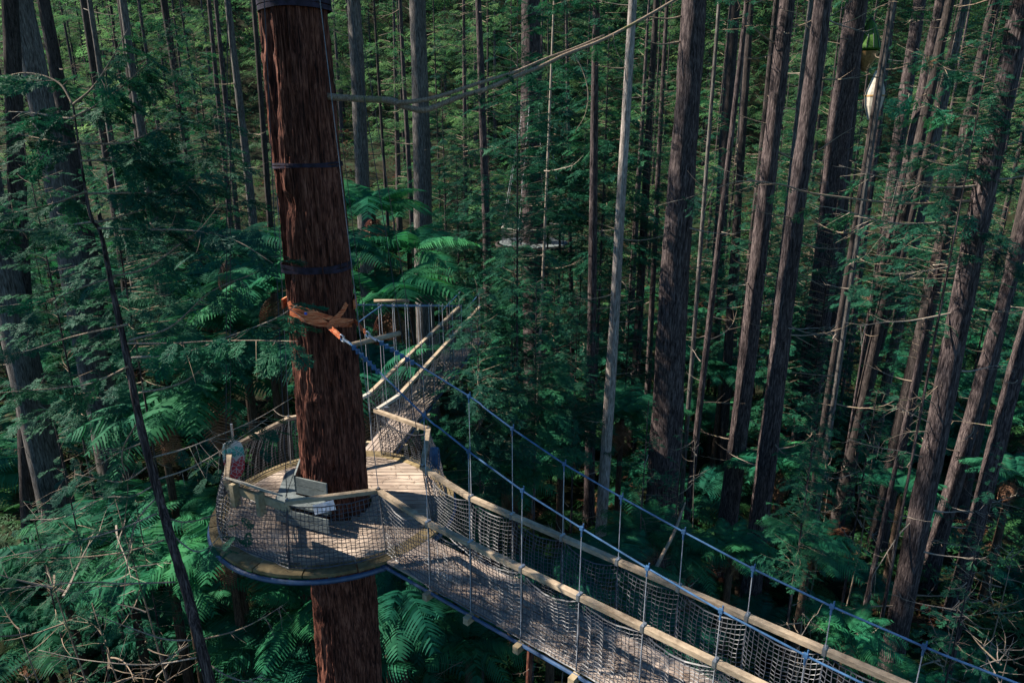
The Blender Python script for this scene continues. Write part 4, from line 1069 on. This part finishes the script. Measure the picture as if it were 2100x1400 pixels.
# ------------------------------------------------------------------ suspension footbridges
def bridge(label, Bf, s0, s1, hw, cz, hang, name='suspension_bridge', noff=-.17, rail0=None, zr=1.1, flare=None, netb=.0, deckdrop=lambda s: 0.0, cell=.06, spread=None, strap=None):
    root = rooted(name, (TX, TY, ZP), label, 'footbridge')
    Z = lambda p: p
    def P(s, n, z=0.0): return Bf(s, n+noff, z+deckdrop(s))
    # deck boards run lengthwise in 1.8 m bays
    mb = MB(); s = s0; bay = 1.78; nb = 7; w = 2*hw/nb
    while s < s1:
        e = min(s+bay-.015, s1)
        for k in range(nb):
            n_ = -hw+w*(k+.5); p, q = P(s, n_, -.02+rnd.uniform(-.002, .002)), P(e, n_, -.02+rnd.uniform(-.002, .002)); mb.board(p, q, w-.018, .035)
        s += bay
    mb.obj('deck', M['deck_bridge'], root)
    for sg in (-1, 1):
        mb = MB(); mb.tube([P(s0-.1+(s1-s0)*i/20, sg*(hw+.03), -.09) for i in range(21)], .028, 8); mb.obj('edge_pipe', M['pipe'], root)
    for s in hang:
        mb = MB(); mb.board(P(s, -hw-.14, -.12), P(s, hw+.14, -.12), .09, .11); mb.obj('bearer', M['bearer'], root)
    for sg in (-1, 1):
        ss = [h for h in hang if h >= (rail0 or s0)]
        for i in range(0, len(ss)-1, 2):
            e = ss[min(i+2, len(ss)-1)]
            if e > ss[i]: handrail(P(ss[i]+.01, sg*hw, zr), P(e-.01, sg*hw, zr), root, 'rail')
        # cable
        start = strap[0 if sg < 0 else 1]
        sc_ = [h for h in np.arange(hang[0]-.0, s1+.2, .3)]
        pts = [start]+[Bf(s, sg*hw+noff, cz(s)) for s in sc_]
        mb = MB(); mb.tube(smooth_curve(pts, 90), .013, 7); cab = mb.obj('cable', M['rope_blue'], root, True)
        for s in hang:
            top = Bf(s, sg*hw+noff, cz(s)); bot = P(s, sg*(hw+.02), -.05)
            mb = MB(); mb.tube([top, bot], .0062, 5); hg = mb.obj('hanger', M['rope_white'], root)
            mb = MB(); mb.box(top+Vector((0, 0, .0)), Vector(Bf(1, 0, 0)-Bf(0, 0, 0))*.022, (Bf(0, 1, 0)-Bf(0, 0, 0))*.018, (0, 0, .024))
            mb.tube([top+Vector((0, 0, -.02)), top+Vector((0, 0, -.11))], .012, 6); mb.tube([top+Vector((.02, 0, 0)), top+Vector((.02, 0, .065))], .009, 5)
            mb.obj('clamp', M['rope_blue' if name == 'suspension_bridge' and hw > .4 else 'metal'], hg)
            MB().box(P(s, sg*hw, zr), (Bf(1, 0, 0)-Bf(0, 0, 0))*.02, (Bf(0, 1, 0)-Bf(0, 0, 0))*.05, (0, 0, .045)).obj('bracket', M['metal'], hg)
        # net per bay of two hangers with scalloped top
        for i in range(0, len(ss)-1, 1):
            a, b = ss[i], ss[i+1]; n = 5
            tp = [P(a+(b-a)*k/n, sg*(hw+.01), zr-.05-.16*math.sin(math.pi*k/n)**.7*(.6+.4*((i*7) % 3)/2)) for k in range(n+1)]
            bt = [P(a+(b-a)*k/n, sg*(hw+.02), -.01) for k in range(n+1)]
            netting(root, tp, bt, cell, bulge=(Bf(0, 1, 0)-Bf(0, 0, 0))*(-sg*.07))
    return root
h1 = [3.14, 3.98, 4.9, 5.81, 6.70, 7.58, 8.46, 9.35, 10.2, 11.1, 12.0]
def cz1(s): return float(np.interp(s, [.9, 2, 3.14, 3.98, 4.9, 5.81, 6.7, 7.58, 8.5, 9.5, 11, 12.2], [-3.3, -3.52, -3.80, -4.10, -4.37, -4.56, -4.72, -4.86, -4.95, -5.0, -4.98, -4.9]))+6.63
st1 = [E1+Vector((.16, -.12, -.05))-Vector((TX, TY, ZP)), E2+Vector((.16, -.12, -.05))-Vector((TX, TY, ZP))]
b1 = bridge('front footbridge of boards, netting and blue cables leading to the lower right', B1, 2.12, 12.2, .47, cz1, h1, strap=st1)
# rails and nets that close the gap between deck corners and the first hangers
for (c, sg) in ((307, -1), (338, 1)):
    a = rv(c); b = B1(3.14, sg*.47-.17, 1.1); handrail(a, b, b1, 'rail')
    n = 6; tp = [a.lerp(b, k/n)+Vector((0, 0, -.05-.18*math.sin(math.pi*k/n))) for k in range(n+1)]
    p0, p1 = rv(c, 2.04, .03), B1(3.14, sg*.49-.17, -.01); netting(b1, tp, [p0.lerp(p1, k/n) for k in range(n+1)], .07)
# wooden spreader log and rope whipping where the cables leave the sling
lg0, lg1 = at_y(722, 707, 10.15)-Vector((TX, TY, ZP)), at_y(820, 683, 10.75)-Vector((TX, TY, ZP))
MB().tube([lg0, lg1], .043, 10).obj('spreader_log', M['rail'], b1, True)
for k in range(2):
    for j in range(7):
        a, b = st1[k], B1(3.14, (-.47, .47)[k]-.17, cz1(3.14)); p = a.lerp(b, .08+.055*j); p.z -= .02*math.sin(math.pi*(.08+.055*j))
        MB().box(p, (.028, 0, 0), (0, .028, 0), (0, 0, .032)).obj('cable_grip', M['rope_blue'], b1)
h2 = [2.0, 2.75, 3.6, 4.5, 5.4, 6.4, 7.4, 8.4, 9.6, 10.8]
def cz2(s):
    yy = TY+s*.985; d = yy*math.tan(R(14.0)); return -min(d, 5.15)+6.63 if s < 8.5 else -5.15+6.63+.03*(s-8.5)
b2 = bridge('rear footbridge of boards and netting leading away behind the redwood', B2, 2.05, 11, .34, cz2, h2, noff=.02, rail0=2.7, cell=.085,
            strap=[Vector((.30, .55, 3.2)), Vector((-.30, .55, 3.2))])
for (c, sg, ) in ((76, -1),):
    a = rv(c); b = B2(2.75, -.34+.02, 1.1); handrail(a, b, b2, 'rail_grey'); p0, p1 = rv(c, 2.04, .03), B2(2.75, -.36+.02, 0)
    netting(b2, [a.lerp(b, k/3)+Vector((0, 0, -.06)) for k in range(4)], [p0.lerp(p1, k/3) for k in range(4)], .07)
handrail(rv(100, 1.9), B2(2.75, .36, 1.1), b2, 'rail_grey')
q0, q1 = at_y(767, 617, TY+2.1), at_y(839, 617, TY+2.1)
MB().tube([q0-Vector((TX, TY, ZP)), q1-Vector((TX, TY, ZP))], .035, 8).obj('spreader_log', M['rail'], b2, True)

# ------------------------------------------------------------------ second platform far off round the massive trunk
x2 = at_y(1094, 470, 46).x; z2 = at_y(1140, 505, 44.5).z
pf = rooted('treetop_platform', (x2, 46, z2), 'distant second timber deck half hidden by sprays round the massive dark trunk', 'platform')
mb = MB()
for i in range(24):
    y = -2.3+.2*i; hw = math.sqrt(max(.05, 2.3**2-y*y)); mb.box((0, y, 0), (hw, 0, 0), (0, .09, 0), (0, 0, .04))
mb.obj('deck', M['bench'], pf)
MB().tube([(2.5*math.cos(a), 2.5*math.sin(a), -.1) for a in np.linspace(0, 2*math.pi, 49)], .09, 6, cap=False).obj('rim', M['bark_dark'], pf)
for i in range(8):
    a, b = math.pi*2*i/8+.3, math.pi*2*(i+1)/8+.3
    A_, B_ = Vector((2.2*math.cos(a), 2.2*math.sin(a), 1.1)), Vector((2.2*math.cos(b), 2.2*math.sin(b), 1.1))
    handrail(A_, B_, pf, 'rail_grey'); netting(pf, [A_, B_], [A_+Vector((0, 0, -1.1)), B_+Vector((0, 0, -1.1))], .16, r=.008)
    MB().tube([A_, (.7*math.cos(a), .7*math.sin(a), 9)], .015, 4).obj('rope', M['rope_white'], pf)
for k in range(2):
    pass

# ------------------------------------------------------------------ lanterns hung in the upper right
def lathe(prof, n=10):
    V = []; Q = []
    for r_, z in prof:
        for j in range(n): a = 2*math.pi*j/n; V.append((r_*math.cos(a), r_*math.sin(a), z))
    for i in range(len(prof)-1):
        for j in range(n): Q.append((i*n+j, i*n+(j+1) % n, (i+1)*n+(j+1) % n, (i+1)*n+j))
    return MB().add(V, Q)
p = at_y(1794, 196, 33); ln = rooted('hanging_lantern', (p.x, 33, p.z), 'tall pale spindle shaped lantern glowing in sunlight behind a thin dark trunk', 'lantern')
lathe([(.12, 1.05), (.28, .55), (.40, .15), (.41, 0)]).obj('upper_shade', M['pale_cloth'], ln)
lathe([(.41, -.05), (.36, -.45), (.17, -1.05), (.02, -1.08)]).obj('lower_shade', M['pale_cloth'], ln)
MB().tube([(.0, 0, 1.05), (.1, .2, 12)], .012, 4).obj('cord', M['rope_dark'], ln)
lathe([(.42, .02), (.425, -.02), (.42, -.06)], 10).obj('waist_band', M['lantern_brown'], ln)
p = at_y(1781, 82, 40); ln = rooted('hanging_lantern', (p.x, 40, p.z), 'green bell shaped lantern with scalloped hem above a brown cone beside the stout trunk', 'lantern')
lathe([(.05, 1.1), (.22, .8), (.5, .1), (.68, -.45), (.60, -.52), (.66, -.40)], 12).obj('green_bell', M['lantern_green'], ln)
mb = MB()
for j in range(12):
    a = 2*math.pi*j/12; mb.tube([(.06*math.cos(a), .06*math.sin(a), 1.1), (.52*math.cos(a), .52*math.sin(a), .1), (.70*math.cos(a), .70*math.sin(a), -.46)], .018, 4)
mb.obj('ribs', M['rope_dark'], ln)
lathe([(.62, -.60), (.5, -.95), (.12, -1.6), (.01, -1.62)], 12).obj('brown_cone', M['lantern_brown'], ln)
MB().tube([(0, 0, 1.1), (0, 0, 12)], .012, 4).obj('cord', M['rope_dark'], ln)

# ------------------------------------------------------------------ leaning young tree in the left foreground
yl = 9.0
LP = [(150, 215), (166, 330), (185, 440), (207, 480), (232, 600), (258, 720), (290, 880), (322, 1000), (352, 1110), (382, 1210), (408, 1310), (433, 1410), (455, 1520)]
LY = [9.3, 9.25, 9.2, 9.2, 9.1, 9.1, 9.0, 9, 8.9, 8.9, 8.8, 8.8, 8.8]
pb = at_y(455, 1520, 8.8)
lt = rooted('young_conifer', (pb.x+.4, 8.8, gz(pb.x+.4, 8.8)-.2), 'leaning mossy young conifer with sweeping boughs in the left foreground', 'young tree')
Lb = Vector(lt.location)
pts = smooth_curve([at_y(*q, y)-Lb for q, y in zip(LP, LY)]+[Vector((.1, 0, 5.5)), Vector((0, 0, 0))], 90)
nn = len(pts); zz = np.array([p.z for p in pts]); rad = np.interp(zz, [0, 8, 12.6, 17, 19, 21], [.13, .10, .074, .040, .015, .005])*(1+.10*np.sin(np.arange(nn)*1.9)*np.sin(np.arange(nn)*.77))
MB().tube(pts, rad, 12).obj('trunk', M['bark_brown'], lt, True)
LB = [
 ([(235, 570), (180, 585), (100, 615), (0, 628)], 7, .5), ([(262, 665), (150, 690), (60, 718), (15, 725)], 5, .4), ([(262, 752), (190, 785), (120, 795), (0, 805)], 5, .5),
 ([(270, 733), (370, 725), (470, 690), (560, 655), (610, 625)], 9, -.3), ([(285, 805), (340, 795), (390, 775), (450, 720), (485, 695)], 4, 0), ([(262, 704), (354, 704), (418, 700), (520, 698), (612, 700)], 10, -.6),
 ([(228, 567), (300, 550), (370, 500), (410, 470), (450, 420)], 5, .6), ([(265, 698), (350, 670), (430, 600), (520, 560)], 5, .2),
 ([(310, 998), (270, 1018), (214, 1021), (130, 1060), (60, 1065)], 8, .5), ([(321, 1053), (232, 1089), (107, 1121), (0, 1143)], 5, .0), ([(336, 1107), (250, 1132), (143, 1143), (30, 1142)], 5, .5),
 ([(360, 1193), (250, 1196), (179, 1193), (0, 1207)], 5, -.5), ([(340, 1061), (378, 1070), (421, 1062), (468, 1044)], 0, 0), ([(393, 1312), (339, 1310), (268, 1287), (225, 1271), (190, 1255)], 3, -.3),
 ([(412, 1311), (482, 1293), (536, 1268), (580, 1240)], 0, 0), ([(403, 1348), (304, 1362), (179, 1353), (79, 1332)], 3, .4), ([(389, 1321), (321, 1364), (243, 1402)], 0, -.5),
 ([(418, 1353), (460, 1382), (500, 1395), (540, 1385)], 0, -.3), ([(315, 937), (378, 920), (430, 900), (520, 862), (600, 815)], 3, -.5), ([(325, 982), (386, 961), (457, 921), (560, 850)], 2, -.3),
 ([(302, 957), (257, 986), (214, 984), (154, 971)], 4, .4), ([(166, 290), (143, 295), (71, 282), (25, 271)], 6, .3), ([(166, 295), (250, 293), (311, 271), (357, 239)], 9, .2),
 ([(152, 243), (118, 241), (71, 232), (18, 229)], 6, .3), ([(178, 393), (107, 418), (0, 443)], 7, .3), ([(180, 397), (250, 396), (321, 393), (393, 368)], 12, .2), ([(196, 457), (250, 443), (321, 418), (407, 357)], 10, .1),
 ([(200, 468), (286, 471), (393, 473), (482, 493), (560, 540)], 12, -.3), ([(198, 454), (89, 468), (0, 475)], 8, .3), ([(152, 240), (200, 215), (260, 170), (300, 130)], 10, .2), ([(165, 330), (230, 330), (300, 345), (360, 330)], 12, .3),
 ([(150, 215), (190, 180), (230, 120), (262, 60)], 9, .1), ([(150, 215), (120, 170), (60, 150), (0, 158)], 6, .3), ([(345, 1090), (400, 1130), (440, 1110), (470, 1060)], 3, -.3), ([(300, 905), (240, 930), (150, 990), (80, 1040)], 7, .6),
 ([(330, 1010), (280, 1070), (262, 1150), (250, 1260)], 3, .3), ([(285, 860), (250, 930), (262, 1010), (240, 1150)], 4, .5),
]
for i, (pp_, fo, dy) in enumerate(LB):
    k = len(pp_); y0 = 9.2 if pp_[0][1] < 600 else 9.0
    low = pp_[0][1] > 850
    px_branch(lt, y0, pp_, .017 if not low else .014, .005, [dy*j/(k-1)*1.6 for j in range(k)], mat_=('twig', 'twig_pale')[i % 5 == 3 or (low and i % 2)], foliage=fo, seed=i, fs=.50 if not low else .36, n=22, twigs=12 if low else 8, ftip=.15)
# second foreground bough from a tree left of the frame
# ------------------------------------------------------------------ long boughs on the weathered trunk and others on the right
RB = [
 ([(2016, 352), (2005, 365), (1961, 375), (1864, 371), (1793, 350), (1743, 329)], .035, 0), ([(2008, 380), (1960, 384), (1900, 382), (1811, 364), (1721, 339)], .035, 2),
 ([(1996, 411), (1864, 418), (1721, 404), (1650, 393), (1604, 379), (1521, 371), (1461, 389), (1407, 407), (1350, 421)], .040, 4), ([(1992, 450), (1882, 459), (1811, 454), (1721, 429), (1664, 421)], .036, 3),
 ([(1986, 484), (1882, 482), (1782, 475)], .026, 0), ([(1978, 541), (1900, 555), (1829, 562)], .022, 0), ([(1972, 571), (1868, 571)], .016, 0), ([(1966, 639), (1871, 657), (1811, 661), (1757, 670)], .030, 0),
 ([(1950, 770), (1914, 800), (1871, 843)], .022, 0), ([(1925, 875), (1864, 846), (1830, 830)], .022, 0), ([(1920, 886), (1864, 886), (1811, 904)], .024, 0),
 ([(1886, 1055), (1846, 1093), (1811, 1146), (1789, 1186), (1786, 1239)], .026, 0), ([(1845, 1241), (1786, 1243), (1743, 1250), (1700, 1271), (1643, 1304)], .030, 2), ([(1842, 1268), (1800, 1289), (1746, 1329)], .024, 0),
 ([(2030, 340), (1960, 330), (1900, 310), (1845, 305)], .022, 3), ([(1905, 940), (1850, 925), (1790, 915), (1740, 900)], .018, 1), ([(1935, 840), (1890, 815), (1850, 820), (1800, 800)], .016, 0),
 ([(2055, 230), (2000, 240), (1930, 225), (1860, 190)], .024, 8), ([(2062, 180), (2000, 150), (1930, 140), (1880, 100)], .022, 8), ([(2060, 300), (2100, 290), (2150, 300)], .02, 6), ([(2010, 500), (2050, 520), (2100, 560)], .02, 6),
]
for i, (pp_, r_, fo) in enumerate(RB):
    k = len(pp_); px_branch(R10[0], 19.5, pp_, r_, .005, [-.12*j for j in range(k)], mat_='twig_pale' if i % 2 else 'twig', foliage=fo, tpl=SPR_MID, seed=50+i, fs=.7, n=20, twigs=11, ftip=.3)
for i, pp_ in enumerate([[(1398, 34), (1368, 39), (1321, 36), (1290, 50)], [(1396, 86), (1354, 91), (1318, 82)]]):
    px_branch(R1[0], 24, pp_, .035, .012, seed=90+i, twigs=2)
for i, pp_ in enumerate([[(1590, 90), (1560, 70), (1530, 40), (1510, -5)], [(1500, 230), (1540, 245), (1575, 255)], [(1505, 380), (1550, 372), (1590, 380)]]):
    px_branch(R2[0], 27, pp_[::-1] if i else pp_, .03, .01, seed=95+i, twigs=3)
for i, pp_ in enumerate([[(1660, 60), (1640, 30), (1600, 20)], [(1690, 55), (1740, 45), (1790, 20), (1850, -5)], [(1690, 40), (1725, 20), (1760, -10)], [(1676, 310), (1720, 280), (1750, 262)], [(1640, 560), (1690, 590)], [(1632, 690), (1672, 712)]]):
    px_branch(R3[0], 24, pp_, .022, .008, seed=99+i, twigs=2)
# mossy fallen pole leaning under the far handrail
p0, p1 = at_y(1405, 1030, 18), at_y(1345, 1165, 16)
lp = rooted('fallen_pole', (p1.x, p1.y, p1.z-1.2), 'mossy dead pole leaning among ferns behind the far handrail', 'dead stem')
MB().tube(smooth_curve([p0-Vector(lp.location), (p0+p1)/2-Vector(lp.location)+Vector((.08, 0, .05)), p1-Vector(lp.location), Vector((-.4, -.3, 0))], 16), np.linspace(.03, .07, 17), 7).obj('stem', M['twig'], lp, True)

# needles and twiglets fallen on the boards
def litter():
    mb = MB(); r = np.random.default_rng(3)
    for k in range(620):
        if k < 360:
            a, q = r.uniform(0, 6.28), 2.15*math.sqrt(r.uniform(.12, 1)) if k > 150 else r.uniform(1.9, 2.17); p = Vector((q*math.cos(a), q*math.sin(a), .012))
            if (p.x**2+p.y**2) < .5: continue
        else: s = r.uniform(2.2, 11); n = r.uniform(-.45, .45); n = math.copysign(abs(n)**.5*.68*.66, n); p = B1(s, n-.17, .006)
        yw = r.uniform(0, 6.28); L = r.uniform(.03, .12); dd = Vector((math.cos(yw), math.sin(yw), r.uniform(0, .12)))
        mb.tube([p, p+dd*L*.5+Vector((0, 0, .004)), p+dd*L+Vector((-dd.y, dd.x, 0))*L*.2], .0035, 3)
    o = mb.obj('fallen_needles', M['frond_dead']); o.location = (TX, TY, ZP)
    tag(o, 'brown needles and twiglets littering the deck boards and bridge', 'needles', kind='stuff')
litter()
# ------------------------------------------------------------------ camera, light, render
cam = bpy.data.cameras.new('camera'); cam.sensor_width = 36; cam.lens = 24; cam.clip_end = 1500; cam.clip_start = .05
co = bpy.data.objects.new('camera', cam); COL.objects.link(co); co.location = (0, 0, CAMZ); co.rotation_euler = (R(90)-PITCH, 0, 0); sc.camera = co
SUN_EL, SUN_AZ = R(SUNEL), R(SUNAZ)       # azimuth measured from +Y towards +X
w = bpy.data.worlds.new('World'); sc.world = w; w.use_nodes = True; nt = w.node_tree
bg = nt.nodes['Background']; sky = nt.nodes.new('ShaderNodeTexSky'); sky.sky_type = 'NISHITA'; sky.sun_disc = False
sky.sun_elevation = SUN_EL; sky.sun_rotation = SUN_AZ; sky.air_density = 1.2; sky.ozone_density = 6.0; sky.dust_density = 0
tn = nt.nodes.new('ShaderNodeMix'); tn.data_type = 'RGBA'; tn.blend_type = 'MULTIPLY'; tn.inputs[0].default_value = 1; tn.inputs[7].default_value = (.70, 1.0, 1.22, 1)
nt.links.new(sky.outputs[0], tn.inputs[6]); nt.links.new(tn.outputs[2], bg.inputs[0]); bg.inputs[1].default_value = SKYS
sl_ = bpy.data.lights.new('sun', 'SUN'); sl_.energy = SUNS; sl_.angle = R(.5); sl_.color = (1, .90, .76)
so_ = bpy.data.objects.new('sun', sl_); COL.objects.link(so_)
dv = Vector((math.sin(SUN_AZ)*math.cos(SUN_EL), math.cos(SUN_AZ)*math.cos(SUN_EL), math.sin(SUN_EL)))
so_.rotation_euler = dv.to_track_quat('Z', 'Y').to_euler(); so_.location = dv*80
vs = sc.view_settings; vs.view_transform = 'Standard'; vs.look = 'None'; vs.gamma = 1; vs.exposure = EXPO; vs.use_curve_mapping = False
c = sc.cycles; c.max_bounces = 6; c.diffuse_bounces = 2; c.glossy_bounces = 2; c.transmission_bounces = 3; c.transparent_max_bounces = 4; c.volume_bounces = 0
c.use_denoising = True; c.sample_clamp_indirect = 3; c.use_adaptive_sampling = False
try: c.denoiser = 'OPENIMAGEDENOISE'; c.denoising_input_passes = 'RGB_ALBEDO_NORMAL'
except Exception: pass
